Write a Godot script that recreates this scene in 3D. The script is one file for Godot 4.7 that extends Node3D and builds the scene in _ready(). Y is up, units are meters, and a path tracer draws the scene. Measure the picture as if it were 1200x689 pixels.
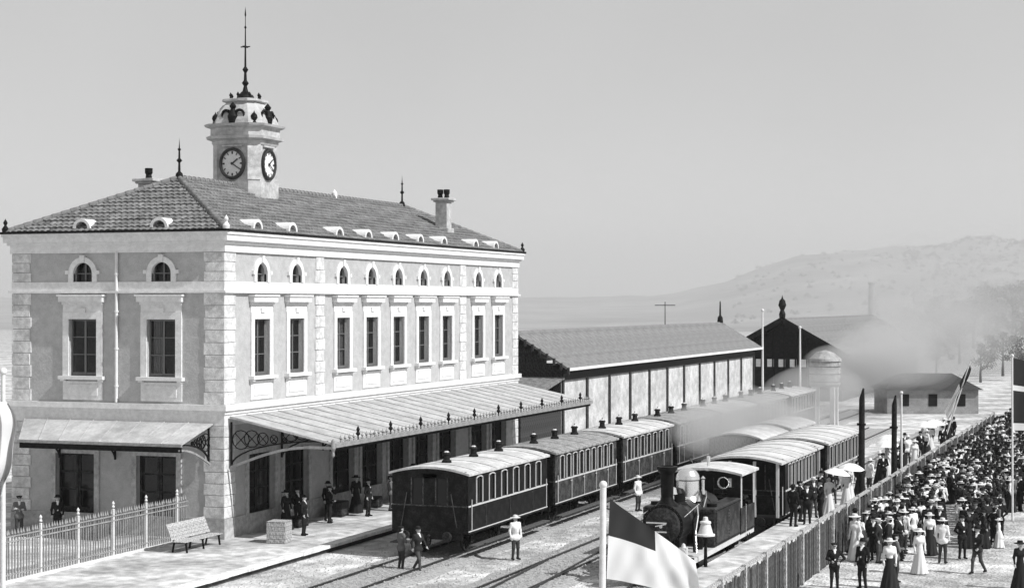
extends Node3D

# ---------------------------------------------------------------- mesh builder
class MB:
	var v := PackedVector3Array()
	var n := PackedVector3Array()
	var c := PackedColorArray()
	var col := Color(1, 1, 1)
	var colored := false

	func tri(a: Vector3, b: Vector3, d: Vector3) -> void:
		# a, b, d run anticlockwise seen from outside
		var m := (b - a).cross(d - a)
		if m.length_squared() < 1e-14:
			return
		m = m.normalized()
		v.append(a); v.append(d); v.append(b)
		n.append(m); n.append(m); n.append(m)
		if colored:
			c.append(col); c.append(col); c.append(col)

	func quad(a: Vector3, b: Vector3, d: Vector3, e: Vector3) -> void:
		tri(a, b, d)
		tri(a, d, e)

	func stri(a: Vector3, b: Vector3, d: Vector3, na: Vector3, nb: Vector3, nd: Vector3) -> void:
		v.append(a); v.append(d); v.append(b)
		n.append(na); n.append(nd); n.append(nb)
		if colored:
			c.append(col); c.append(col); c.append(col)

	func hexa(p: Array) -> void:
		# p: 0-3 bottom ring, 4-7 top ring, anticlockwise seen from above
		quad(p[3], p[2], p[1], p[0])
		quad(p[4], p[5], p[6], p[7])
		for i in 4:
			var j: int = (i + 1) % 4
			quad(p[i], p[j], p[j + 4], p[i + 4])

	func bx(x0: float, x1: float, y0: float, y1: float, z0: float, z1: float) -> void:
		hexa([Vector3(x0, y0, z1), Vector3(x1, y0, z1), Vector3(x1, y0, z0), Vector3(x0, y0, z0), Vector3(x0, y1, z1), Vector3(x1, y1, z1), Vector3(x1, y1, z0), Vector3(x0, y1, z0)])

	func cbx(x0: float, x1: float, y0: float, y1: float, z0: float, z1: float, b: float) -> void:
		# box with chamfered top and bottom and upright edges
		var ring := func(e: float, y: float) -> Array:
			var X0 := x0 + e; var X1 := x1 - e; var Z0 := z0 + e; var Z1 := z1 - e
			return [Vector3(X0 + b, y, Z1), Vector3(X1 - b, y, Z1), Vector3(X1, y, Z1 - b), Vector3(X1, y, Z0 + b), Vector3(X1 - b, y, Z0), Vector3(X0 + b, y, Z0), Vector3(X0, y, Z0 + b), Vector3(X0, y, Z1 - b)]
		var rs := [ring.call(b, y0), ring.call(0.0, y0 + b), ring.call(0.0, y1 - b), ring.call(b, y1)]
		loft(rs, true, true)

	func loft(rs: Array, cap0: bool, cap1: bool) -> void:
		for k in rs.size() - 1:
			var r0: Array = rs[k]
			var r1: Array = rs[k + 1]
			for i in r0.size():
				var j: int = (i + 1) % r0.size()
				quad(r0[i], r0[j], r1[j], r1[i])
		if cap0:
			fan(rs[0], true)
		if cap1:
			fan(rs[rs.size() - 1], false)

	func fan(r: Array, flip: bool) -> void:
		for i in range(1, r.size() - 1):
			if flip:
				tri(r[0], r[i + 1], r[i])
			else:
				tri(r[0], r[i], r[i + 1])

	func beam(a: Vector3, b: Vector3, w: float, h: float, up := Vector3.UP) -> void:
		var d := (b - a).normalized()
		var s := d.cross(up)
		if s.length() < 0.01:
			s = d.cross(Vector3.RIGHT)
		s = s.normalized() * w * 0.5
		var u := s.cross(d).normalized() * h * 0.5
		hexa([a - s - u, a + s - u, b + s - u, b - s - u, a - s + u, a + s + u, b + s + u, b - s + u])

	func tube(a: Vector3, b: Vector3, r0: float, r1: float, seg := 8, caps := true) -> void:
		var d := (b - a).normalized()
		var s := d.cross(Vector3.UP)
		if s.length() < 0.01:
			s = Vector3.RIGHT
		s = s.normalized()
		var t := d.cross(s)
		var ra := []
		var rb := []
		for i in seg:
			var an := TAU * i / seg
			var o := s * cos(an) + t * sin(an)
			ra.append(a + o * r0)
			rb.append(b + o * r1)
		for i in seg:
			var j := (i + 1) % seg
			var oi: Vector3 = s * cos(TAU * i / seg) + t * sin(TAU * i / seg)
			var oj: Vector3 = s * cos(TAU * j / seg) + t * sin(TAU * j / seg)
			stri(ra[i], ra[j], rb[j], oi, oj, oj)
			stri(ra[i], rb[j], rb[i], oi, oj, oi)
		if caps:
			fan(ra, true)
			fan(rb, false)

	func path(pts: Array, r0: float, r1: float, seg := 6) -> void:
		for i in pts.size() - 1:
			var k0 := lerpf(r0, r1, float(i) / (pts.size() - 1))
			var k1 := lerpf(r0, r1, float(i + 1) / (pts.size() - 1))
			tube(pts[i], pts[i + 1], k0, k1, seg, i == 0 or i == pts.size() - 2)

	func lathe(o: Vector3, prof: Array, seg := 16, axis := Vector3.UP) -> void:
		# prof: Vector2(radius, height along axis)
		var s := axis.cross(Vector3(0.3, 0.2, 0.93) if absf(axis.dot(Vector3(0.3, 0.2, 0.93))) < 0.9 else Vector3.RIGHT).normalized()
		if axis.is_equal_approx(Vector3.UP):
			s = Vector3.RIGHT
		var t := axis.cross(s)
		for k in prof.size() - 1:
			var p0: Vector2 = prof[k]
			var p1: Vector2 = prof[k + 1]
			var e := p1 - p0
			for i in seg:
				var c0 := s * cos(TAU * i / seg) + t * sin(TAU * i / seg)
				var c1 := s * cos(TAU * (i + 1) / seg) + t * sin(TAU * (i + 1) / seg)
				var n0 := (c0 * e.y - axis * e.x).normalized()
				var n1 := (c1 * e.y - axis * e.x).normalized()
				var a := o + c0 * p0.x + axis * p0.y
				var b := o + c1 * p0.x + axis * p0.y
				var f := o + c1 * p1.x + axis * p1.y
				var g := o + c0 * p1.x + axis * p1.y
				if p0.x > 1e-4:
					stri(a, b, f, n0, n1, n1)
				if p1.x > 1e-4:
					stri(a, f, g, n0, n1, n0)

	func extr(poly: Array, a: Vector3, ex: Vector3, ey: Vector3, depth: Vector3) -> void:
		# convex polygon in the plane (ex, ey) at a, extruded by depth
		var p := []
		var q := []
		for k in poly:
			p.append(a + ex * k.x + ey * k.y)
			q.append(a + ex * k.x + ey * k.y + depth)
		var flip := ex.cross(ey).dot(depth) < 0.0
		if flip:
			p.reverse(); q.reverse()
		fan(p, true)
		fan(q, false)
		for i in p.size():
			var j: int = (i + 1) % p.size()
			quad(p[i], p[j], q[j], q[i])

	func ball(o: Vector3, r: Vector3, seg := 10, rings := 6) -> void:
		for k in rings:
			for i in seg:
				var q := []
				for kk in [[k, i], [k, i + 1], [k + 1, i + 1], [k + 1, i]]:
					var la: float = PI * kk[0] / rings - PI / 2
					var lo: float = TAU * kk[1] / seg
					q.append(Vector3(cos(la) * sin(lo), sin(la), cos(la) * cos(lo)))
				var P := q.map(func(w: Vector3) -> Vector3: return o + w * r)
				var N := q.map(func(w: Vector3) -> Vector3: return (w / r).normalized())
				stri(P[0], P[1], P[2], N[0], N[1], N[2])
				stri(P[0], P[2], P[3], N[0], N[2], N[3])

	func mesh(m: Material) -> ArrayMesh:
		var a := []
		a.resize(Mesh.ARRAY_MAX)
		a[Mesh.ARRAY_VERTEX] = v
		a[Mesh.ARRAY_NORMAL] = n
		if colored:
			a[Mesh.ARRAY_COLOR] = c
		var am := ArrayMesh.new()
		am.add_surface_from_arrays(Mesh.PRIMITIVE_TRIANGLES, a)
		if m:
			am.surface_set_material(0, m)
		return am

# ---------------------------------------------------------------- nodes
func put(mb: MB, called: String, m: Material, parent: Node = self) -> MeshInstance3D:
	return putm(mb.mesh(m), called, parent)

func putm(me: Mesh, called: String, parent: Node = self, at := Vector3.ZERO) -> MeshInstance3D:
	var o := MeshInstance3D.new()
	o.mesh = me
	o.name = called
	o.position = at
	parent.add_child(o, true)
	o.name = fix(o, called)
	return o

func fix(o: Node, called: String) -> String:
	# the next free three-digit number for a name that is taken
	var p := o.get_parent()
	var key := str(p.get_instance_id()) + called
	var k: int = taken.get(key, 0)
	taken[key] = k + 1
	return called if k == 0 else "%s_%03d" % [called, k]

var taken := {}

func thing(called: String, label: String, category: String, at := Vector3.ZERO, turn := 0.0, group := "") -> Node3D:
	var o := Node3D.new()
	o.name = called
	add_child(o, true)
	o.name = fix(o, called)
	o.position = at
	o.rotation.y = turn
	return tag(o, label, category, group)

func tag(o: Node, label: String, category: String, group := "", kind := "") -> Node:
	o.set_meta("label", label)
	o.set_meta("category", category)
	if group:
		o.set_meta("group", group)
	if kind:
		o.set_meta("kind", kind)
	return o

func struct(o: Node, label: String, category: String) -> Node:
	return tag(o, label, category, "", "structure")

func twin(src: Node3D, at: Vector3, turn: float, label: String) -> Node3D:
	var o: Node3D = src.duplicate()
	var base := String(src.get_meta("base_name"))
	o.name = base
	add_child(o, true)
	o.name = fix(o, base)
	o.position = at
	o.rotation.y = turn
	o.set_meta("label", label)
	return o

# ---------------------------------------------------------------- materials
var M := {}
var T := {}

func grey(x: float) -> Color:
	return Color(x, x, x).linear_to_srgb()

func noise_tex(sd: int, freqs: Array, weights: Array, lo: float, hi: float, size := 512, contrast := 1.0) -> ImageTexture:
	# several octaves of seamless noise mixed into one grey tile
	var ims := []
	for k in freqs.size():
		var fn := FastNoiseLite.new()
		fn.seed = sd + k * 17
		fn.noise_type = FastNoiseLite.TYPE_SIMPLEX_SMOOTH
		fn.frequency = freqs[k]
		fn.fractal_octaves = 3
		ims.append(fn.get_seamless_image(size, size).get_data())
	var out := PackedByteArray()
	out.resize(size * size)
	var wsum := 0.0
	for w in weights:
		wsum += w
	for i in size * size:
		var x := 0.0
		for k in ims.size():
			x += (ims[k][i] / 255.0) * weights[k]
		x = clampf((x / wsum - 0.5) * contrast + 0.5, 0.0, 1.0)
		out[i] = int(255.0 * lerpf(lo, hi, x))
	var im := Image.create_from_data(size, size, false, Image.FORMAT_L8, out)
	im.convert(Image.FORMAT_RGB8)
	im.generate_mipmaps()
	return ImageTexture.create_from_image(im)

func bump_tex(sd: int, freq: float, strength: float, size := 512, cell := false) -> ImageTexture:
	var fn := FastNoiseLite.new()
	fn.seed = sd
	fn.noise_type = FastNoiseLite.TYPE_CELLULAR if cell else FastNoiseLite.TYPE_SIMPLEX_SMOOTH
	fn.frequency = freq
	fn.fractal_octaves = 3
	var im := fn.get_seamless_image(size, size)
	im.convert(Image.FORMAT_RGBA8)
	im.bump_map_to_normal_map(strength)
	im.generate_mipmaps()
	return ImageTexture.create_from_image(im)

func mat(called: String, g: float, rough := 0.85, tex := "", scale := 0.3, bump := "", bs := 0.5, metal := 0.0) -> StandardMaterial3D:
	var m := StandardMaterial3D.new()
	m.resource_name = called
	m.albedo_color = grey(g)
	m.roughness = rough
	m.metallic = metal
	if tex or bump:
		m.uv1_triplanar = true
		m.uv1_world_triplanar = true
		m.uv1_scale = Vector3(scale, scale, scale)
	if tex:
		m.albedo_texture = T[tex]
	if bump:
		m.normal_enabled = true
		m.normal_texture = T[bump]
		m.normal_scale = bs
	M[called] = m
	return m

func make_materials() -> void:
	T.mottle = noise_tex(3, [0.004, 0.02, 0.12], [0.5, 0.7, 0.9], 0.86, 1.0, 512, 2.0)
	T.stain = noise_tex(9, [0.003, 0.012, 0.06], [0.7, 1.0, 0.8], 0.74, 1.0, 512, 2.0)
	T.gravel = noise_tex(21, [0.01, 0.09, 0.28], [0.7, 0.9, 1.2], 0.45, 1.0, 512, 2.6)
	T.earth = noise_tex(33, [0.003, 0.015, 0.2], [1.1, 1.0, 0.7], 0.60, 1.0, 512, 2.2)
	T.tile = noise_tex(41, [0.01, 0.08, 0.2], [0.6, 1.1, 0.8], 0.45, 1.0, 512, 2.6)
	T.sooty = noise_tex(55, [0.006, 0.03, 0.15], [1.0, 1.0, 0.8], 0.30, 1.0, 512, 2.6)
	T.plain_bump = bump_tex(61, 0.05, 3.0)
	T.gravel_bump = bump_tex(71, 0.12, 8.0, 512, true)
	T.wood = wood_tex()
	mat("wall_paint", 0.47, 0.9, "mottle", 0.22, "plain_bump", 0.25)
	mat("trim", 0.78, 0.85, "mottle", 0.35, "plain_bump", 0.25)
	mat("stone", 0.76, 0.9, "stain", 0.45, "plain_bump", 0.5)
	mat("plinth", 0.52, 0.9, "stain", 0.5, "plain_bump", 0.5)
	mat("tile", 0.33, 0.9, "tile", 0.6, "plain_bump", 0.4)
	mat("tile_course", 0.38, 0.9, "tile", 0.6, "plain_bump", 0.4)
	M.tile_course.vertex_color_use_as_albedo = true
	mat("tower_stone", 0.56, 0.85, "stain", 0.5, "plain_bump", 0.3)
	mat("zinc", 0.52, 0.6, "stain", 0.2, "plain_bump", 0.2)
	mat("iron", 0.015, 0.6, "sooty", 1.2)
	mat("iron_pale", 0.34, 0.6, "stain", 1.2)
	mat("pipe", 0.75, 0.6, "mottle", 1.0)
	mat("room_plaster", 0.4, 0.95, "mottle", 0.4)
	mat("door", 0.06, 0.6, "sooty", 0.6)
	mat("sash", 0.14, 0.6, "mottle", 1.0)
	mat("glass", 0.015, 0.08)
	mat("coach_glass", 0.012, 0.12)
	M.coach_glass.metallic_specular = 0.35
	M.glass.transparency = BaseMaterial3D.TRANSPARENCY_ALPHA
	M.glass.albedo_color = Color(0.02, 0.02, 0.02, 0.35)
	M.glass.metallic_specular = 0.35
	mat("masonry", 0.07, 0.95, "stain", 0.8)
	mat("curtain", 0.6, 0.95, "mottle", 2.0)
	mat("clock_white", 0.82, 0.5, "mottle", 0.8)
	mat("black_paint", 0.015, 0.5)
	mat("ground", 0.78, 0.98, "earth", 0.11, "gravel_bump", 0.6)
	mat("platform", 0.74, 0.95, "earth", 0.16, "plain_bump", 0.4)
	mat("coping", 0.84, 0.9, "stain", 0.4, "plain_bump", 0.5)
	mat("ballast", 0.68, 0.98, "gravel", 0.9, "gravel_bump", 1.0)
	mat("rail", 0.10, 0.45, "sooty", 1.0, "", 0.0, 0.5)
	mat("sleeper", 0.12, 0.95, "wood", 0.6)
	mat("coach_dark", 0.02, 0.45, "sooty", 0.7)
	mat("coach_mid", 0.10, 0.5, "sooty", 0.5)
	mat("coach_line", 0.62, 0.5, "mottle", 1.0)
	mat("coach_roof", 0.66, 0.8, "stain", 0.35, "plain_bump", 0.3)
	mat("coach_roof_b", 0.5, 0.85, "tile", 0.5, "plain_bump", 0.3)
	mat("tank_white", 0.6, 0.8, "tile", 0.3)
	mat("coach_frame", 0.025, 0.7, "sooty", 0.7)
	mat("van_side", 0.28, 0.8, "wood", 0.5)
	mat("loco", 0.012, 0.4, "sooty", 0.8)
	mat("loco_tank", 0.065, 0.4, "sooty", 0.6)
	mat("brass", 0.75, 0.25, "", 0.3, "", 0.0, 0.8)
	mat("wheel", 0.05, 0.5, "sooty", 0.8)
	mat("boards", 0.11, 0.95, "wood", 0.55)
	mat("boards_b", 0.07, 0.95, "wood", 0.8)
	mat("boards_c", 0.17, 0.95, "wood", 0.45)
	mat("rail_pale", 0.6, 0.9, "wood", 0.6)
	mat("bench", 0.62, 0.8, "wood", 0.6)
	mat("pole_dark", 0.03, 0.9, "wood", 0.5)
	mat("pole_pale", 0.72, 0.8, "mottle", 0.8)
	mat("shed_wall", 0.62, 0.9, "stain", 0.15, "plain_bump", 0.3)
	mat("shed_roof", 0.34, 0.9, "tile", 0.4, "plain_bump", 0.3)
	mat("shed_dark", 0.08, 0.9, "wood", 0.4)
	mat("hill", 0.4, 1.0, "earth", 0.004)
	mat("leaf", 0.11, 0.9)
	mat("bark", 0.10, 0.95, "wood", 1.0)
	mat("hut", 0.35, 0.9, "stain", 0.2)
	for k in ["iron", "coach_dark", "coach_mid", "coach_frame", "loco", "loco_tank", "pole_dark", "wheel", "door", "boards", "boards_b", "boards_c", "shed_dark"]:
		M[k].metallic_specular = 0.25
	var p := mat("people", 1.0, 0.9)
	p.metallic_specular = 0.2
	p.vertex_color_use_as_albedo = true
	var fl := mat("flag", 1.0, 0.9)
	fl.vertex_color_use_as_albedo = true
	fl.backlight_enabled = true
	fl.backlight = grey(0.25)
	M.leaf.backlight_enabled = true
	M.leaf.backlight = grey(0.05)

func wood_tex() -> ImageTexture:
	var fn := FastNoiseLite.new()
	fn.seed = 5
	fn.noise_type = FastNoiseLite.TYPE_SIMPLEX_SMOOTH
	fn.frequency = 0.02
	fn.fractal_octaves = 4
	var src := fn.get_seamless_image(512, 512)
	var im := Image.create(512, 512, false, Image.FORMAT_RGB8)
	for y in 512:
		for x in 512:
			var g := src.get_pixel((x * 6) % 512, y).r
			g = clampf((g - 0.5) * 2.4 + 0.5, 0.0, 1.0)
			var q := lerpf(0.5, 1.0, g)
			im.set_pixel(x, y, Color(q, q, q))
	im.generate_mipmaps()
	return ImageTexture.create_from_image(im)

# ---------------------------------------------------------------- camera geometry (a pixel of the photograph gives a direction; the plane it touches gives the distance)
const CAM_H := 10.2
const FOC := 2100.0
const YAW := 0.35354

func on_ground(px: float, py: float, y := 0.0) -> Vector3:
	var zc := FOC * (CAM_H - y) / (py - 355.0)
	var xc := (px - 600.0) / FOC * zc
	return Vector3(xc * cos(YAW) - zc * sin(YAW), y, -(xc * sin(YAW) + zc * cos(YAW)))

func at_depth(px: float, py: float, zc: float) -> Vector3:
	var xc := (px - 600.0) / FOC * zc
	return Vector3(xc * cos(YAW) - zc * sin(YAW), CAM_H - (py - 355.0) * zc / FOC, -(xc * sin(YAW) + zc * cos(YAW)))

# ================================================================ scene
func _ready() -> void:
	var cam := Camera3D.new()
	cam.name = "camera"
	cam.fov = 18.63
	cam.far = 6000.0
	cam.near = 0.1
	add_child(cam)
	cam.position = Vector3(0, CAM_H, 0)
	cam.rotation = Vector3(0.005, YAW, 0)
	cam.current = true
	var we := WorldEnvironment.new()
	we.name = "environment"
	var e := Environment.new()
	e.background_mode = Environment.BG_SKY
	var sm := ProceduralSkyMaterial.new()
	sm.sky_top_color = grey(0.36)
	sm.sky_horizon_color = grey(0.55)
	sm.sky_curve = 0.10
	sm.ground_bottom_color = grey(0.30)
	sm.ground_horizon_color = grey(0.55)
	sm.sun_angle_max = 1.0
	# faint uneven high haze
	var fnz := FastNoiseLite.new()
	fnz.seed = 7
	fnz.noise_type = FastNoiseLite.TYPE_SIMPLEX_SMOOTH
	fnz.frequency = 0.012
	fnz.fractal_octaves = 5
	var nim := fnz.get_seamless_image(1024, 512)
	var cim := Image.create(1024, 512, false, Image.FORMAT_RGBA8)
	for y in 512:
		for x in 1024:
			cim.set_pixel(x, y, Color(1, 1, 1, 0.16 * nim.get_pixel(x, y).r))
	sm.sky_cover = ImageTexture.create_from_image(cim)
	sm.sky_cover_modulate = Color(0.6, 0.6, 0.6)
	var sk := Sky.new()
	sk.sky_material = sm
	e.sky = sk
	e.tonemap_mode = Environment.TONE_MAPPER_LINEAR
	e.tonemap_exposure = 1.3
	e.fog_enabled = true
	e.fog_density = 0.00012
	e.fog_light_color = grey(0.9)
	e.volumetric_fog_enabled = true
	e.volumetric_fog_density = 0.0
	e.sdfgi_enabled = true
	e.ssao_enabled = true
	e.ssil_enabled = true
	we.environment = e
	add_child(we)
	var sun := DirectionalLight3D.new()
	sun.name = "sun"
	sun.light_energy = 1.3
	sun.light_angular_distance = 0.5
	sun.shadow_enabled = true
	add_child(sun)
	var az := deg_to_rad(8.0)
	var el := deg_to_rad(43.0)
	var to_sun := Vector3(cos(el) * cos(az), sin(el), cos(el) * sin(az))
	sun.look_at_from_position(to_sun * 50.0, Vector3.ZERO)

	make_materials()
	ground_and_tracks()
	hills()
	station()
	clock_tower()
	canopy_long()
	canopy_short()
	goods_shed()
	gabled_shed()
	train_left()
	locomotive()
	train_right()
	vans_middle()
	water_tower()
	fence_pickets()
	fence_planks()
	platform_things()
	poles_and_flags()
	far_things()
	people()
	steam()

# ---------------------------------------------------------------- setting
const TRACKS := [-27.75, -22.2, -17.2]

func ground_and_tracks() -> void:
	var b := MB.new()
	# one sheet, finer near the station with a slight unevenness
	b.quad(Vector3(-2500, -0.02, 1500), Vector3(2500, -0.02, 1500), Vector3(2500, -0.02, -2600), Vector3(-2500, -0.02, -2600))
	struct(put(b, "ground", M.ground), "pale dusty gravel ground of the station yard", "ground")
	# main platform beside the station
	b = MB.new()
	b.bx(-60.0, -32.72, -0.3, 0.3, -175.0, -30.0)
	var pl := put(b, "platform", M.platform)
	b = MB.new()
	b.bx(-32.719, -32.5, -0.3, 0.2, -175.0, -30.0)
	put(b, "edge_wall", M.masonry, pl)
	struct(pl, "pale smooth platform along the station front", "platform")
	var rng := RandomNumberGenerator.new()
	rng.seed = 5
	for vtone in 1:
		var st := MB.new()
		st.cbx(-0.2, 0.2, 0.2, 0.33, -0.742, 0.742, 0.012)
		var me := st.mesh(M.coping)
		var z := -36.0
		while z > -120.0:
			var s := putm(me, "coping_stone", pl, Vector3(-32.52 + rng.randf_range(-0.012, 0.012), -0.02 + rng.randf_range(-0.008, 0.008), z))
			s.rotation.y = rng.randf_range(-0.006, 0.006)
			z -= 1.5
	# right platform between the locomotive's track and the plank fence
	b = MB.new()
	b.bx(-15.72, -12.8, -0.3, 0.85, -140.0, -40.0)
	struct(put(b, "platform", M.platform), "narrow pale platform strip between locomotive and plank fence", "platform")
	# ballast beds, uneven at the sides, and rails
	for k in 3:
		var cx: float = TRACKS[k]
		var t := thing("railway_track", ["railway track under the long row of carriages", "railway track in the middle of the yard", "railway track under the steam locomotive"][k], "track")
		t.set_meta("kind", "structure")
		b = MB.new()
		var nz := FastNoiseLite.new()
		nz.seed = 8 + k
		nz.frequency = 0.35
		var zz := -30.0
		var z_end: float = [-170.0, -146.0, -146.0][k]
		while zz > z_end:
			var z1 := zz - 1.0
			var xs := [-1.9, -1.3, -0.95, -0.75, 0.0, 0.75, 0.95, 1.3, 1.9]
			for i in xs.size() - 1:
				var q := []
				for ij in [[i, zz], [i + 1, zz], [i + 1, z1], [i, z1]]:
					var xx: float = xs[ij[0]]
					var edge := absf(xx) > 1.8
					var wob := nz.get_noise_2d(xx * 3.0, ij[1]) * (0.35 if edge else 0.0)
					var hh := -0.03 if edge else 0.08 + nz.get_noise_2d(xx * 5.0 + 40.0, ij[1]) * 0.03
					q.append(Vector3(cx + xx + wob, hh, ij[1]))
				b.quad(q[0], q[1], q[2], q[3])
			zz = z1
		put(b, "ballast", M.ballast, t)
		for s in [-1, 1]:
			rail_bar(cx + s * 0.87, -30.0, cx + s * 0.87, z_end, t)
	# the turnout that leaves the middle track
	var tt := thing("railway_track", "turnout rails that branch off the middle track", "track")
	tt.set_meta("kind", "structure")
	rail_bar(-20.3, -46.0, -22.0, -72.0, tt)
	rail_bar(-21.9, -46.0, -23.02, -66.0, tt)
	# loose stones on the ballast
	var rock := MB.new()
	rock.colored = false
	var pts := []
	for i in 7:
		pts.append(Vector3(rng.randf_range(0.6, 1.0) * cos(TAU * i / 7), rng.randf_range(-0.1, 0.1), rng.randf_range(0.6, 1.0) * sin(TAU * i / 7)))
	for i in 7:
		rock.tri(pts[(i + 1) % 7], pts[i], Vector3(0.1, 0.7, -0.05))
		rock.tri(pts[i], pts[(i + 1) % 7], Vector3(0, -0.4, 0))
	var mm := MultiMesh.new()
	mm.transform_format = MultiMesh.TRANSFORM_3D
	mm.mesh = rock.mesh(M.ballast)
	mm.instance_count = 20000
	for i in 20000:
		var x := 0.0
		if i % 3 == 0:
			x = rng.randf_range(-31.8, -15.8)
		else:
			x = TRACKS[(i / 3) % 3] + rng.randf_range(-1.5, 1.5)
		var z := -48.0 - pow(rng.randf(), 1.3) * 55.0
		var s := rng.randf_range(0.02, 0.065)
		mm.set_instance_transform(i, Transform3D(Basis(Vector3.UP, rng.randf() * TAU).scaled(Vector3(s, s, s)), Vector3(x, 0.02 + (0.07 if i % 3 else -0.03), z)))
	var mi := MultiMeshInstance3D.new()
	mi.multimesh = mm
	mi.name = "loose_stones"
	add_child(mi)
	tag(mi, "loose ballast stones scattered between the rails", "stones", "", "stuff")

func rail_bar(x0: float, z0: float, x1: float, z1: float, parent: Node) -> void:
	var b := MB.new()
	var a := Vector3(x0, 0, z0)
	var c := Vector3(x1, 0, z1)
	b.beam(a + Vector3(0, 0.045, 0), c + Vector3(0, 0.045, 0), 0.12, 0.02)
	b.beam(a + Vector3(0, 0.095, 0), c + Vector3(0, 0.095, 0), 0.025, 0.08)
	b.beam(a + Vector3(0, 0.15, 0), c + Vector3(0, 0.15, 0), 0.07, 0.034)
	put(b, "rail", M.rail, parent)

var hill_grid := []

func hills() -> void:
	# ridge outline read off the photograph; the ridge lies about 1.5 km away
	var prof := [[-900.0, 350.0], [500.0, 350.0], [660.0, 351.0], [780.0, 347.0], [850.0, 333.0], [905.0, 315.0], [960.0, 303.0], [1060.0, 292.0], [1130.0, 287.0], [1200.0, 281.0], [1500.0, 272.0], [2200.0, 300.0], [3400.0, 350.0]]
	var nz := FastNoiseLite.new()
	nz.seed = 4
	nz.frequency = 0.012
	nz.fractal_octaves = 4
	var R := 1500.0
	var rows := 14
	var cols := 150
	var P := []
	for i in cols + 1:
		var px := lerpf(-900.0, 3400.0, float(i) / cols)
		var yy := 350.0
		for k in prof.size() - 1:
			if px >= prof[k][0] and px <= prof[k + 1][0]:
				yy = lerpf(prof[k][1], prof[k + 1][1], smoothstep(0.0, 1.0, (px - prof[k][0]) / (prof[k + 1][0] - prof[k][0])))
		var top := at_depth(px, yy, R)
		var col := []
		for j in rows + 1:
			var f := float(j) / rows
			var d := lerpf(0.36, 1.25, f)
			var hh := (top.y + 2.0) * (smoothstep(0.0, 1.0, f / 0.72) if f < 0.72 else 1.0 - 0.5 * (f - 0.72) / 0.28)
			var w := Vector3(top.x * d, 0, top.z * d)
			hh *= 1.0 + 0.22 * nz.get_noise_2d(w.x, w.z)
			w.y = hh - 1.0
			col.append(w)
		P.append(col)
	var b := MB.new()
	var nrm := func(i: int, j: int) -> Vector3:
		var du: Vector3 = P[mini(i + 1, cols)][j] - P[maxi(i - 1, 0)][j]
		var dv: Vector3 = P[i][mini(j + 1, rows)] - P[i][maxi(j - 1, 0)]
		var q := du.cross(dv).normalized()
		return q if q.y > 0.0 else -q
	for i in cols:
		for j in rows:
			var n00: Vector3 = nrm.call(i, j)
			var n10: Vector3 = nrm.call(i + 1, j)
			var n11: Vector3 = nrm.call(i + 1, j + 1)
			var n01: Vector3 = nrm.call(i, j + 1)
			b.stri(P[i][j], P[i + 1][j], P[i + 1][j + 1], n00, n10, n11)
			b.stri(P[i][j], P[i + 1][j + 1], P[i][j + 1], n00, n11, n01)
	hill_grid = P
	struct(put(b, "hills", M.hill), "hazy long hillside rising behind the crowd", "hill")

# ---------------------------------------------------------------- station building
const X0 := -47.8
const X1 := -37.3
const ZN := -66.2
const ZF := -102.0
const LONG_Z := [-69.45, -72.75, -77.6, -80.87, -84.14, -87.4, -90.67, -95.4, -98.65]
const SHORT_X := [-44.2, -40.3]
var long_b: Basis
var short_b: Basis

# a facade is built in its own frame: u along the wall, y up, w out of the wall
func fpos(side: int, u: float, y: float, w: float) -> Vector3:
	if side == 0:
		return Vector3(u, y, ZN + w)          # short facade, u = x
	return Vector3(X1 + w, y, u)              # long facade, u = z

func fbox(b: MB, side: int, u0: float, u1: float, y0: float, y1: float, w0: float, w1: float) -> void:
	if side == 0:
		b.bx(minf(u0, u1), maxf(u0, u1), y0, y1, ZN + w0, ZN + w1)
	else:
		b.bx(X1 + w0, X1 + w1, y0, y1, minf(u0, u1), maxf(u0, u1))

func wall_holes(b: MB, side: int, u0: float, u1: float, y0: float, y1: float, holes: Array, t: float) -> void:
	var us := [u0, u1]
	var ys := [y0, y1]
	for h in holes:
		us.append_array([h[0], h[1]])
		ys.append_array([h[2], h[3]])
	us.sort(); ys.sort()
	for i in us.size() - 1:
		if us[i + 1] - us[i] < 1e-4:
			continue
		for j in ys.size() - 1:
			if ys[j + 1] - ys[j] < 1e-4:
				continue
			var cu: float = (us[i] + us[i + 1]) / 2
			var cy: float = (ys[j] + ys[j + 1]) / 2
			var inside := false
			for h in holes:
				if cu > h[0] and cu < h[1] and cy > h[2] and cy < h[3]:
					inside = true
			if not inside:
				fbox(b, side, us[i], us[i + 1], ys[j], ys[j + 1], -t, 0.0)

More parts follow.
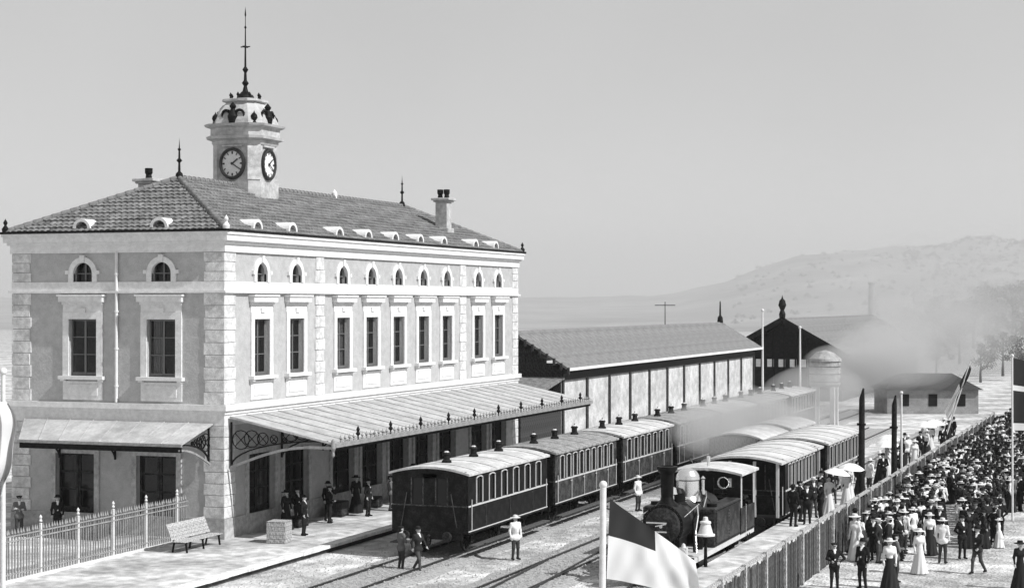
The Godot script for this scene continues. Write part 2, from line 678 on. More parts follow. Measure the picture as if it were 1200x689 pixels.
func station() -> void:
	var t := thing("station_building", "two storey railway station with hipped tile roof, pale quoins and grey walls", "building", Vector3.ZERO)
	# openings: [u0, u1, y0, y1]
	var hs := [[], []]
	for x in SHORT_X:
		hs[0].append([x - 0.7, x + 0.7, 7.05, 9.5])
		hs[0].append([x - 0.48, x + 0.48, 11.12, 11.94])
	for z in LONG_Z:
		hs[1].append([z - 0.7, z + 0.7, 7.05, 9.5])
		hs[1].append([z - 0.48, z + 0.48, 11.12, 11.94])
	# ground floor doors
	var doors := [[[-45.55, -43.6], [-41.5, -39.55]], []]
	for z in LONG_Z:
		doors[1].append([z - 1.2, z + 1.2])
	for s in 2:
		for d in doors[s]:
			hs[s].append([d[0], d[1], 0.3, 3.7])
	var b := MB.new()
	wall_holes(b, 0, X0, X1, 0.0, 12.7, hs[0], 0.45)
	put(b, "wall", M.wall_paint, t)
	b = MB.new()
	wall_holes(b, 1, ZF, ZN - 0.45, 0.0, 12.7, hs[1], 0.45)
	put(b, "wall", M.wall_paint, t)
	b = MB.new()
	b.bx(X0, X0 + 0.45, 0.0, 12.7, ZF, ZN - 0.45)
	put(b, "wall", M.wall_paint, t)
	b = MB.new()
	b.bx(X0 + 0.45, X1 - 0.45, 0.0, 12.7, ZF, ZF + 0.45)
	put(b, "wall", M.wall_paint, t)
	# floors and inner partition, so the rooms are closed
	b = MB.new()
	b.bx(X0 + 0.45, X1 - 0.45, 5.6, 5.9, ZF + 0.45, ZN - 0.45)
	b.bx(X0 + 0.45, X1 - 0.45, 10.75, 10.95, ZF + 0.45, ZN - 0.45)
	b.bx(X0 + 0.45, X1 - 0.45, 12.4, 12.6, ZF + 0.45, ZN - 0.45)
	b.bx(-42.7, -42.5, 0.3, 12.4, ZF + 0.45, ZN - 4.0)
	b.bx(X0 + 0.45, X1 - 0.45, 0.3, 12.4, ZN - 4.2, ZN - 4.0)
	put(b, "inner_wall", M.room_plaster, t)
	# quoins: near corner wraps both faces; alternate courses
	var cw := 0.95
	quoins(t, Vector3(X1, 0, ZN), 1, -1, cw)
	quoins(t, Vector3(X0, 0, ZN), -1, -1, cw)
	quoins(t, Vector3(X1, 0, ZF), 1, 1, cw)
	for z in [-75.15, -93.05]:
		pilaster(t, z)
	# horizontal mouldings: string courses, cornice
	band(t, "string_course", M.trim, 5.52, 5.68, 0.10)
	band(t, "string_course", M.trim, 5.68, 5.92, 0.20)
	band(t, "frieze", M.trim, 5.05, 5.52, 0.045)
	band(t, "attic_band", M.trim, 10.72, 11.10, 0.05)
	band(t, "string_course", M.trim, 10.62, 10.72, 0.16)
	band(t, "cornice", M.trim, 12.35, 12.70, 0.10)
	band(t, "cornice", M.trim, 12.70, 12.82, 0.2)
	band(t, "cornice", M.trim, 12.82, 13.08, 0.32)
	band(t, "cornice", M.trim, 13.08, 13.20, 0.38)
	band(t, "plinth", M.plinth, 0.0, 1.15, 0.07)
	# windows
	for x in SHORT_X:
		tall_window(t, 0, x)
		arch_window(t, 0, x)
	for z in LONG_Z:
		tall_window(t, 1, z)
		arch_window(t, 1, z)
	for s in 2:
		for d in doors[s]:
			door(t, s, d[0], d[1])
	# drainpipe on the short facade
	b = MB.new()
	b.tube(fpos(0, -42.48, 5.95, 0.09), fpos(0, -42.48, 12.4, 0.09), 0.07, 0.07, 10)
	for y in [6.6, 8.2, 9.8, 11.4]:
		b.tube(fpos(0, -42.48, y, 0.09), fpos(0, -42.48, y + 0.08, 0.09), 0.1, 0.1, 10)
	put(b, "drainpipe", M.pipe, t)
	roof(t)

func band(t: Node, called: String, m: Material, y0: float, y1: float, w: float) -> void:
	# a moulding that runs round all four sides
	var b := MB.new()
	var i := 0.02
	b.bx(X0 - w, X1 + w, y0, y1, ZN - i, ZN + w)
	b.bx(X0 - w, X1 + w, y0, y1, ZF - w, ZF + i)
	b.bx(X1 - i, X1 + w, y0, y1, ZF + i, ZN - i)
	b.bx(X0 - w, X0 + i, y0, y1, ZF + i, ZN - i)
	put(b, called, m, t)

func quoins(t: Node, c: Vector3, sx: int, sz: int, w: float) -> void:
	# corner stones: proud L-shaped blocks with open joints. sz -1: the building lies towards -z of the corner
	var rows := [[1.15, 5.05, 8], [5.92, 10.62, 9], [11.10, 12.35, 3]]
	for r in rows:
		var n: int = r[2]
		var h: float = (r[1] - r[0]) / n
		for k in n:
			var y0: float = r[0] + k * h + 0.012
			var y1: float = r[0] + (k + 1) * h - 0.012
			var wa := w if k % 2 == 0 else w - 0.07
			var b := MB.new()
			var p := 0.045
			var xo := c.x + sx * p
			var xi := c.x - sx * wa
			var zo := c.z - sz * p
			var zi := c.z + sz * (w + (0.0 if k % 2 == 0 else -0.07))
			b.cbx(minf(xo, xi), maxf(xo, xi), y0, y1, minf(zo, c.z + sz * 0.02), maxf(zo, c.z + sz * 0.02), 0.012)
			b.cbx(minf(xo, c.x - sx * 0.02), maxf(xo, c.x - sx * 0.02), y0, y1, minf(c.z + sz * 0.021, zi), maxf(c.z + sz * 0.021, zi), 0.012)
			put(b, "quoin", M.stone, t)

func pilaster(t: Node, z: float) -> void:
	for r in [[5.92, 10.62, 9], [11.10, 12.35, 2]]:
		var n: int = r[2]
		var h: float = (r[1] - r[0]) / n
		for k in n:
			var b := MB.new()
			var wa := 0.5 if k % 2 == 0 else 0.4
			b.cbx(X1 - 0.02, X1 + 0.05, r[0] + k * h + 0.012, r[0] + (k + 1) * h - 0.012, z - wa, z + wa, 0.012)
			put(b, "quoin", M.stone, t)

func tall_window(t: Node, s: int, u: float) -> void:
	var w := Node3D.new()
	w.name = "window"
	t.add_child(w, true)
	w.name = fix(w, "window")
	var b := MB.new()
	# surround: jambs and head with a keystone
	fbox(b, s, u - 1.0, u - 0.7, 7.05, 9.8, -0.02, 0.08)
	fbox(b, s, u + 0.7, u + 1.0, 7.05, 9.8, -0.02, 0.08)
	fbox(b, s, u - 0.7, u + 0.7, 9.5, 9.8, -0.02, 0.08)
	fbox(b, s, u - 1.0, u + 1.0, 9.80, 10.12, -0.02, 0.05)
	fbox(b, s, u - 0.16, u + 0.16, 9.78, 9.98, -0.02, 0.13)
	put(b, "surround", M.trim, w)
	b = MB.new()
	fbox(b, s, u - 1.02, u + 1.02, 10.12, 10.24, -0.02, 0.13)
	fbox(b, s, u - 1.10, u + 1.10, 10.24, 10.48, -0.02, 0.27)
	fbox(b, s, u - 1.16, u + 1.16, 10.48, 10.56, -0.02, 0.33)
	put(b, "lintel", M.trim, w)
	b = MB.new()
	fbox(b, s, u - 1.12, u + 1.12, 6.90, 7.05, -0.3, 0.26)
	put(b, "sill", M.trim, w)
	b = MB.new()
	fbox(b, s, u - 1.0, u + 1.0, 6.02, 6.82, -0.02, 0.05)
	fbox(b, s, u - 0.75, u + 0.75, 6.2, 6.68, 0.05, 0.085)
	fbox(b, s, u - 1.05, u - 0.85, 6.82, 6.90, -0.02, 0.2)
	fbox(b, s, u + 0.85, u + 1.05, 6.82, 6.90, -0.02, 0.2)
	put(b, "apron", M.trim, w)
	# sash: two leaves with glazing bars set back in the reveal
	b = MB.new()
	var d0 := -0.24
	var d1 := -0.18
	fbox(b, s, u - 0.7, u - 0.63, 7.05, 9.5, d0, d1)
	fbox(b, s, u + 0.63, u + 0.7, 7.05, 9.5, d0, d1)
	fbox(b, s, u - 0.05, u + 0.05, 7.05, 9.5, d0, d1 + 0.01)
	fbox(b, s, u - 0.63, u - 0.05, 7.05, 7.2, d0, d1)
	fbox(b, s, u + 0.05, u + 0.63, 7.05, 7.2, d0, d1)
	fbox(b, s, u - 0.63, u - 0.05, 9.42, 9.5, d0, d1)
	fbox(b, s, u + 0.05, u + 0.63, 9.42, 9.5, d0, d1)
	for y in [7.95, 8.7]:
		fbox(b, s, u - 0.63, u - 0.05, y, y + 0.04, d0, d1)
		fbox(b, s, u + 0.05, u + 0.63, y, y + 0.04, d0, d1)
	put(b, "sash", M.sash, w)
	for k in 2:
		for j in 3:
			b = MB.new()
			var a := u - 0.63 if k == 0 else u + 0.05
			var y0: float = [7.2, 7.99, 8.74][j]
			var y1: float = [7.95, 8.7, 9.42][j]
			fbox(b, s, a, a + 0.58, y0, y1, -0.22, -0.21)
			put(b, "pane", M.glass, w)
	# half-drawn curtains behind some of the panes
	var which := int(absf(u) * 10.0) % 3
	if s == 0:
		which = 1 if u > -42.0 else 3
	if which != 3 and (which != 1 or s == 0):
		b = MB.new()
		var cu := u + (0.32 if which == 0 else -0.32) + (0.0 if s == 1 else 0.05)
		for k in 9:
			var q0 := cu - 0.27 + k * 0.06
			fbox(b, s, q0, q0 + 0.06, 7.12, 9.45 if k < 6 else 8.7, -0.30 - 0.03 * (k % 2), -0.28 - 0.03 * (k % 2))
		put(b, "curtain", M.curtain, w)

func arch_window(t: Node, s: int, u: float) -> void:
	var w := Node3D.new()
	w.name = "attic_window"
	t.add_child(w, true)
	w.name = fix(w, "attic_window")
	var b := MB.new()
	var r := 0.48
	var yc := 11.46
	var seg := 12
	# surround: arched ring with jambs, keystone on top
	for k in seg:
		var a0 := PI * k / seg
		var a1 := PI * (k + 1) / seg
		var p := []
		for w2 in [-0.1, 0.08]:
			for q in [[r, a0], [0.72, a0], [0.72, a1], [r, a1]]:
				p.append(fpos(s, u + cos(q[1]) * q[0], yc + sin(q[1]) * q[0], w2))
		if s == 1:
			b.hexa([p[3], p[2], p[1], p[0], p[7], p[6], p[5], p[4]])
		else:
			b.hexa(p)
	fbox(b, s, u - 0.72, u - r, 11.105, yc, -0.1, 0.08)
	fbox(b, s, u + r, u + 0.72, 11.105, yc, -0.1, 0.08)
	fbox(b, s, u - 0.11, u + 0.11, yc + 0.5, yc + 0.80, -0.02, 0.14)
	fbox(b, s, u - 0.86, u - 0.70, yc - 0.02, yc + 0.14, -0.02, 0.11)
	fbox(b, s, u + 0.70, u + 0.86, yc - 0.02, yc + 0.14, -0.02, 0.11)
	put(b, "surround", M.trim, w)
	b = MB.new()
	fbox(b, s, u - 0.04, u + 0.04, 11.12, 11.94, -0.24, -0.18)
	fbox(b, s, u - r, u + r, 11.44, 11.49, -0.24, -0.185)
	put(b, "sash", M.sash, w)
	b = MB.new()
	fbox(b, s, u - r, u + r, 11.12, 11.94, -0.26, -0.25)
	put(b, "pane", M.glass, w)

func door(t: Node, s: int, u0: float, u1: float) -> void:
	var w := Node3D.new()
	w.name = "door"
	t.add_child(w, true)
	w.name = fix(w, "door")
	var b := MB.new()
	fbox(b, s, u0 - 0.24, u0, 0.3, 3.95, -0.02, 0.09)
	fbox(b, s, u1, u1 + 0.24, 0.3, 3.95, -0.02, 0.09)
	fbox(b, s, u0, u1, 3.7, 3.95, -0.02, 0.09)
	put(b, "surround", M.plinth, w)
	b = MB.new()
	var um := (u0 + u1) / 2
	for k in [[u0, um - 0.01], [um + 0.01, u1]]:
		fbox(b, s, k[0], k[1], 0.3, 1.3, -0.28, -0.22)
		fbox(b, s, k[0], k[0] + 0.1, 1.3, 3.7, -0.28, -0.22)
		fbox(b, s, k[1] - 0.1, k[1], 1.3, 3.7, -0.28, -0.22)
		for y in [1.3, 2.1, 2.85, 3.6]:
			fbox(b, s, k[0] + 0.1, k[1] - 0.1, y, y + 0.08, -0.28, -0.22)
	put(b, "leaf_frame", M.door, w)
	b = MB.new()
	fbox(b, s, u0 + 0.1, u1 - 0.1, 1.3, 3.7, -0.26, -0.255)
	put(b, "pane", M.glass, w)

func roof(t: Node) -> void:
	var ov := 0.24
	var ye := 13.24
	var yr := 15.85
	var A := Vector3(X0 - ov, ye, ZN + ov)
	var B := Vector3(X1 + ov, ye, ZN + ov)
	var C := Vector3(X1 + ov, ye, ZF - ov)
	var D := Vector3(X0 - ov, ye, ZF - ov)
	var R0 := Vector3((X0 + X1) / 2, yr, -71.4)
	var R1 := Vector3((X0 + X1) / 2, yr, -96.6)
	var rf := Node3D.new()
	rf.name = "roof"
	t.add_child(rf)
	var b := MB.new()
	b.tri(A, B, R0)
	b.quad(B, C, R1, R0)
	b.tri(C, D, R1)
	b.quad(D, A, R0, R1)
	b.quad(D, C, B, A)
	put(b, "roof_deck", M.tile, rf)
	tiles(rf, A, B, R0, R0, 15)
	tiles(rf, B, C, R0, R1, 15)
	tiles(rf, C, D, R1, R1, 15)
	tiles(rf, D, A, R1, R0, 15)
	# hip and ridge tiles, in separate overlapping caps
	for pr in [[A, R0], [B, R0], [C, R1], [D, R1], [R0, R1]]:
		b = MB.new()
		var L: float = (pr[1] - pr[0]).length()
		var n := int(L / 0.42)
		for k in n:
			var p0: Vector3 = pr[0].lerp(pr[1], float(k) / n) + Vector3(0, 0.06, 0)
			var p1: Vector3 = pr[0].lerp(pr[1], (k + 1.12) / n) + Vector3(0, 0.06, 0)
			b.tube(p0, p1, 0.15, 0.12, 8)
		put(b, "ridge_cap", M.tile, rf)
	# gutter
	b = MB.new()
	var g := 0.17
	b.bx(A.x - 0.2, B.x + 0.2, 13.2, 13.30, A.z, A.z + g)
	b.bx(A.x - 0.2, B.x + 0.2, 13.2, 13.30, C.z - g, C.z)
	b.bx(B.x, B.x + g, 13.2, 13.30, C.z, B.z)
	b.bx(A.x - g, A.x, 13.2, 13.30, C.z, B.z)
	put(b, "gutter", M.iron, rf)
	# small half-round vents just above the eaves
	for x in [-44.3, -40.45]:
		dormer(rf, Vector3(x, ye + 0.18, ZN + ov - 0.42), 0)
	for z in LONG_Z:
		dormer(rf, Vector3(X1 + ov - 0.42, ye + 0.18, z + 0.3), 1)
	# chimneys
	chimney(t, Vector3(-39.5, 14.0, -95.6), 0.36, 16.0, 2)
	chimney(t, Vector3(-44.9, 14.3, -72.6), 0.36, 15.75, 1)
	# finials on the hip ends, knobs on the ridge, corner ornaments
	for p in [R0, R1]:
		b = MB.new()
		b.lathe(p, [Vector2(0.2, 0), Vector2(0.16, 0.25), Vector2(0.06, 0.35), Vector2(0.05, 0.75), Vector2(0.14, 0.85), Vector2(0.05, 0.95), Vector2(0.04, 1.3), Vector2(0.09, 1.36), Vector2(0.03, 1.42), Vector2(0.0, 1.9)], 8)
		put(b, "finial", M.iron, t)
	b = MB.new()
	b.lathe(R0.lerp(R1, 0.64), [Vector2(0.16, 0), Vector2(0.16, 0.3), Vector2(0.0, 0.5)], 8)
	put(b, "ridge_knob", M.trim, t)
	for p in [A, B, C]:
		b = MB.new()
		b.lathe(p + Vector3(0, 0.05, 0), [Vector2(0.14, 0), Vector2(0.16, 0.15), Vector2(0.05, 0.3), Vector2(0.10, 0.42), Vector2(0.0, 0.6)], 8)
		put(b, "corner_ornament", M.trim if p == B else M.iron, t)

func tiles(parent: Node, A: Vector3, B: Vector3, C: Vector3, D: Vector3, n: int) -> void:
	# courses of barrel tiles between the eave AB and the top CD
	var ex := (B - A).normalized()
	var nn := (B - A).cross(C - A).normalized()
	var wave := [0.0, 0.035, 0.05, 0.035]
	var L := (B - A).length()
	var step := 0.075
	var rng := RandomNumberGenerator.new()
	rng.seed = int(absf(A.x * 7.0 + A.z * 3.0))
	var up := ((C - A) - ex * (C - A).dot(ex))
	for k in n:
		var t0 := float(k) / n
		var t1 := (k + 1.0) / n
		var l0 := (C - A).dot(ex) * t0
		var r0 := L + (D - B).dot(ex) * t0
		var l1 := (C - A).dot(ex) * t1
		var r1 := L + (D - B).dot(ex) * t1
		var b := MB.new()
		b.colored = true
		var s := l0
		var i := 0
		var jit := rng.randf_range(-0.012, 0.012)
		while s < r0 - 0.01:
			var s1 := minf(s + step, r0)
			var h0: float = wave[i % 4]
			var h1: float = wave[(i + 1) % 4]
			if i % 4 == 0:
				var tone := rng.randf_range(0.62, 1.0) if rng.randf() > 0.06 else rng.randf_range(0.4, 1.25)
				b.col = Color(tone, tone, tone)
			var lift := 0.06 + jit + 0.018 * sin(i / 4 * 12.9898 + k * 4.7)
			var a := A + ex * s + up * t0 + nn * (h0 + lift)
			var c := A + ex * s1 + up * t0 + nn * (h1 + lift)
			var e := A + ex * clampf(s1, l1, r1) + up * t1 + nn * (h1 + 0.012)
			var f := A + ex * clampf(s, l1, r1) + up * t1 + nn * (h0 + 0.012)
			b.quad(a, c, e, f)
			b.quad(A + ex * s + up * t0, A + ex * s1 + up * t0, c, a)
			s = s1
			i += 1
		put(b, "tile_course", M.tile_course, parent)

func dormer(parent: Node, at: Vector3, s: int) -> void:
	# a half-round hood with a dark mouth, running back into the roof
	var b := MB.new()
	var seg := 10
	var out := Vector3(0, 0, 1) if s == 0 else Vector3(1, 0, 0)
	var along := Vector3(1, 0, 0) if s == 0 else Vector3(0, 0, -1)
	for k in seg:
		var q := []
		for a in [PI * k / seg, PI * (k + 1) / seg]:
			q.append(along * cos(a) + Vector3.UP * sin(a) * 0.95)
		for rr in [[0.44, 0.31]]:
			var o0: Vector3 = at + q[0] * rr[0] + out * 0.2
			var o1: Vector3 = at + q[1] * rr[0] + out * 0.2
			var i0: Vector3 = at + q[0] * rr[1] + out * 0.2
			var i1: Vector3 = at + q[1] * rr[1] + out * 0.2
			b.quad(o0, o1, o1 - out * 1.3, o0 - out * 1.3)
			b.quad(i0, o0, o1, i1)
			b.quad(i1, i0, i0 - out * 1.2, i1 - out * 1.2)
	var o := put(b, "roof_vent", M.trim, parent)
	b = MB.new()
	for k in 4:
		var hw := sqrt(maxf(0.0, 0.3 * 0.3 - pow(0.03 + k * 0.075, 2.0)))
		var o2 := at + Vector3.UP * (0.03 + k * 0.075) - out * 0.12
		b.beam(o2 - along * hw, o2 + along * hw, 0.1, 0.015, (Vector3.UP + out * 0.7).normalized())
	put(b, "louvre", M.sash, parent)

func chimney(t: Node, at: Vector3, r: float, top: float, pots: int) -> void:
	var ch := Node3D.new()
	ch.name = "chimney"
	t.add_child(ch, true)
	ch.name = fix(ch, "chimney")
	var b := MB.new()
	b.cbx(at.x - r, at.x + r, at.y - 0.6, top, at.z - r, at.z + r, 0.02)
	b.cbx(at.x - r - 0.12, at.x + r + 0.12, at.y - 0.6, at.y + 0.5, at.z - r - 0.12, at.z + r + 0.12, 0.03)
	put(b, "stack", M.plinth, ch)
	b = MB.new()
	b.cbx(at.x - r - 0.1, at.x + r + 0.1, top, top + 0.1, at.z - r - 0.1, at.z + r + 0.1, 0.02)
	b.cbx(at.x - r - 0.2, at.x + r + 0.2, top + 0.1, top + 0.24, at.z - r - 0.2, at.z + r + 0.2, 0.02)
	put(b, "cap", M.plinth, ch)
	for k in pots:
		b = MB.new()
		b.lathe(Vector3(at.x + (k - (pots - 1) * 0.5) * 0.4, top + 0.24, at.z), [Vector2(0.16, 0), Vector2(0.13, 0.2), Vector2(0.18, 0.28), Vector2(0.18, 0.5), Vector2(0.12, 0.5), Vector2(0.1, 0.1)], 10)
		put(b, "pot", M.iron, ch)

func octo(a: float, ch: float, y: float) -> Array:
	var cx := -42.55
	var cz := -77.6
	return [Vector3(cx - a + ch, y, cz + a), Vector3(cx + a - ch, y, cz + a), Vector3(cx + a, y, cz + a - ch), Vector3(cx + a, y, cz - a + ch), Vector3(cx + a - ch, y, cz - a), Vector3(cx - a + ch, y, cz - a), Vector3(cx - a, y, cz - a + ch), Vector3(cx - a, y, cz + a - ch)]

func clock_tower() -> void:
	var t := thing("clock_tower", "pale clock turret with ornate crown and tall spike on the station roof", "tower", Vector3(-42.55 * 0.1, 0, -77.6 * 0.1))
	t.scale = Vector3(0.9, 1.0, 0.9)
	var cx := -42.55
	var cz := -77.6
	var b := MB.new()
	b.loft([octo(1.5, 0.5, 14.8), octo(1.5, 0.5, 16.05)], false, true)
	b.loft([octo(1.38, 0.46, 16.05), octo(1.38, 0.46, 18.0)], false, true)
	put(b, "shaft", M.plinth, t)
	# pale corner panels on the chamfers
	for k in [1, 3, 5, 7]:
		var r0 := octo(1.38, 0.46, 16.15)
		var p: Vector3 = r0[k]
		var q: Vector3 = r0[(k + 1) % 8]
		b = MB.new()
		var d := (q - p).normalized()
		var nrm := d.cross(Vector3.UP).normalized()
		if nrm.dot((p + q) / 2 - Vector3(cx, p.y, cz)) < 0:
			nrm = -nrm
		b.extr([Vector2(-0.04, 0), Vector2((q - p).length() + 0.04, 0), Vector2((q - p).length() + 0.04, 1.7), Vector2(-0.04, 1.7)], p - nrm * 0.05, d, Vector3.UP, nrm * 0.11)
		put(b, "corner_panel", M.tower_stone, t)
	b = MB.new()
	b.loft([octo(1.44, 0.48, 17.85), octo(1.5, 0.5, 17.95), octo(1.5, 0.5, 18.05)], true, true)
	put(b, "architrave", M.tower_stone, t)
	b = MB.new()
	b.loft([octo(1.5, 0.5, 18.05), octo(1.72, 0.57, 18.13), octo(1.76, 0.58, 18.26)], true, true)
	put(b, "cornice", M.tower_stone, t)
	b = MB.new()
	b.loft([octo(1.56, 0.52, 18.26), octo(1.56, 0.52, 18.66)], false, true)
	put(b, "frieze", M.tower_stone, t)
	b = MB.new()
	b.loft([octo(1.58, 0.52, 18.66), octo(1.80, 0.6, 18.74), octo(1.84, 0.6, 18.84)], true, true)
	put(b, "upper_cornice", M.tower_stone, t)
	# domed crown
	b = MB.new()
	b.loft([octo(1.5, 0.5, 18.84), octo(1.46, 0.5, 19.05), octo(1.30, 0.45, 19.4), octo(1.05, 0.36, 19.75), octo(0.86, 0.3, 19.95)], true, true)
	put(b, "crown", M.tower_stone, t)
	b = MB.new()
	b.loft([octo(0.90, 0.3, 19.95), octo(1.04, 0.35, 20.0), octo(1.04, 0.35, 20.1), octo(0.8, 0.27, 20.14)], true, true)
	put(b, "crown_cap", M.tower_stone, t)
	# scrolled ornaments: corner volutes, a crest over each clock, ring of knobs on the cap
	var scroll := MB.new()
	for side in 8:
		b = MB.new()
		var an := TAU * side / 8 + (PI / 8) * 0.0
		var dir := Vector3(sin(an), 0, cos(an))
		var sd := dir.cross(Vector3.UP)
		var base := Vector3(cx, 18.86, cz) + dir * (1.52 if side % 2 == 0 else 1.66)
		if side % 2 == 0:
			for m in [-1, 1]:
				var pts := []
				for k in 12:
					var f := k / 11.0
					var aa := f * 5.2
					var rr := 0.36 * (1.0 - f * 0.75)
					pts.append(base + sd * m * (0.46 - cos(aa) * rr) + Vector3.UP * (0.36 + sin(aa) * rr) - dir * (0.1 + 0.12 * f))
				b.path(pts, 0.085, 0.05, 6)
			b.lathe(base - dir * 0.15, [Vector2(0.22, 0), Vector2(0.3, 0.34), Vector2(0.12, 0.7), Vector2(0.2, 0.84), Vector2(0.0, 1.05)], 8)
		else:
			b.lathe(base, [Vector2(0.16, 0), Vector2(0.1, 0.1), Vector2(0.2, 0.26), Vector2(0.16, 0.4), Vector2(0.05, 0.5), Vector2(0.0, 0.62)], 8)
			var pts := []
			for k in 10:
				var f := k / 9.0
				pts.append(base - dir * (0.15 + f * 0.45) + Vector3.UP * (0.15 + 0.75 * f + 0.15 * sin(f * 6.0)))
			b.path(pts, 0.09, 0.05, 5)
		put(b, "scroll_ornament", M.iron, t)
	for k in 8:
		b = MB.new()
		var an := TAU * k / 8
		b.lathe(Vector3(cx + sin(an) * 0.82, 20.12, cz + cos(an) * 0.82), [Vector2(0.08, 0), Vector2(0.05, 0.12), Vector2(0.1, 0.2), Vector2(0.0, 0.34)], 6)
		put(b, "knob", M.iron, t)
	b = MB.new()
	b.lathe(Vector3(cx, 20.1, cz), [Vector2(0.55, 0), Vector2(0.4, 0.25), Vector2(0.16, 0.45), Vector2(0.09, 0.7), Vector2(0.2, 0.84), Vector2(0.09, 0.98), Vector2(0.07, 1.35), Vector2(0.17, 1.5), Vector2(0.06, 1.65), Vector2(0.045, 2.55), Vector2(0.09, 2.62), Vector2(0.04, 2.7), Vector2(0.03, 3.5), Vector2(0.07, 3.57), Vector2(0.02, 3.66), Vector2(0.02, 4.1), Vector2(0.05, 4.16), Vector2(0.0, 4.6)], 8)
	b.beam(Vector3(cx - 0.28, 22.72, cz), Vector3(cx + 0.28, 22.72, cz), 0.05, 0.05)
	b.beam(Vector3(cx, 22.72, cz - 0.28), Vector3(cx, 22.72, cz + 0.28), 0.05, 0.05)
	put(b, "spike", M.iron, t)
	# clocks on the four faces
	for k in 4:
		var an := PI / 2 * k
		var dir := Vector3(sin(an), 0, cos(an))
		var rt := Vector3.UP.cross(dir)
		var o := Vector3(cx, 16.92, cz) + dir * 1.38
		var cf := Node3D.new()
		cf.name = "clock"
		t.add_child(cf, true)
		cf.name = fix(cf, "clock")
		b = MB.new()
		b.lathe(o, [Vector2(0.62, 0.0), Vector2(0.62, 0.14), Vector2(0.68, 0.17), Vector2(0.76, 0.14), Vector2(0.78, 0.0)], 28, dir)
		put(b, "clock_ring", M.black_paint, cf)
		b = MB.new()
		b.lathe(o, [Vector2(0.66, 0.0), Vector2(0.66, 0.05), Vector2(0.0, 0.055)], 28, dir)
		put(b, "dial", M.clock_white, cf)
		b = MB.new()
		for h in 12:
			var a2 := TAU * h / 12
			var rd := rt * sin(a2) + Vector3.UP * cos(a2)
			b.beam(o + dir * 0.065 + rd * 0.46, o + dir * 0.065 + rd * 0.59, 0.05 if h % 3 else 0.08, 0.012, dir)
		put(b, "hour_marks", M.black_paint, cf)
		b = MB.new()
		var hd := rt * 0.83 + Vector3.UP * 0.55
		var md := rt * 0.87 - Vector3.UP * 0.5
		b.beam(o + dir * 0.085 - hd * 0.08, o + dir * 0.085 + hd * 0.40, 0.07, 0.015, dir)
		b.beam(o + dir * 0.11 - md * 0.08, o + dir * 0.11 + md * 0.5, 0.05, 0.015, dir)
		b.lathe(o + dir * 0.06, [Vector2(0.07, 0), Vector2(0.07, 0.07), Vector2(0.0, 0.075)], 10, dir)
		put(b, "hands", M.black_paint, cf)
		# small hood moulding above the dial
		b = MB.new()
		b.beam(o + dir * 0.05 - rt * 0.6 + Vector3.UP * 0.86, o + dir * 0.05 + rt * 0.6 + Vector3.UP * 0.86, 0.12, 0.08)
		put(b, "hood_mould", M.tower_stone, cf)

# ---------------------------------------------------------------- canopies
func scroll_bracket(parent: Node, foot: Vector3, out: Vector3, reach: float, rise: float, m: Material, drop := 0.21) -> void:
	# cast-iron bracket: frame, quarter arc and rings filling the triangle under the roof
	var b := MB.new()
	var up := Vector3.UP
	var sidev := out.cross(up).normalized()
	b.beam(foot, foot + up * rise, 0.07, 0.07, sidev)
	var pts := []
	for k in 11:
		var a := PI / 2 * k / 10.0
		pts.append(foot + out * reach * (1.0 - cos(a)) * 1.0 + up * (rise * 0.62 * sin(a)))
	for k in 10:
		b.beam(pts[k], pts[k + 1], 0.06, 0.06, sidev)
	var f := 0.0
	for k in 7:
		var x := reach * (0.10 + 0.115 * k)
		var ylow := rise * 0.62 * sin(acos(1.0 - x / reach))
		var yhigh := rise - drop * x - 0.04
		var r := minf((yhigh - ylow) * 0.40, 0.40)
		if r < 0.06:
			continue
		var c := foot + out * x + up * ((ylow + yhigh) * 0.5)
		for j in 12:
			var a0 := TAU * j / 12
			var a1 := TAU * (j + 1) / 12
			b.beam(c + (out * cos(a0) + up * sin(a0)) * r, c + (out * cos(a1) + up * sin(a1)) * r, 0.035, 0.035, sidev)
		for j in 4:
			var a0 := PI / 4 + PI / 2 * j
			b.beam(c, c + (out * cos(a0) + up * sin(a0)) * r, 0.03, 0.03, sidev)
	put(b, "bracket", m, parent)

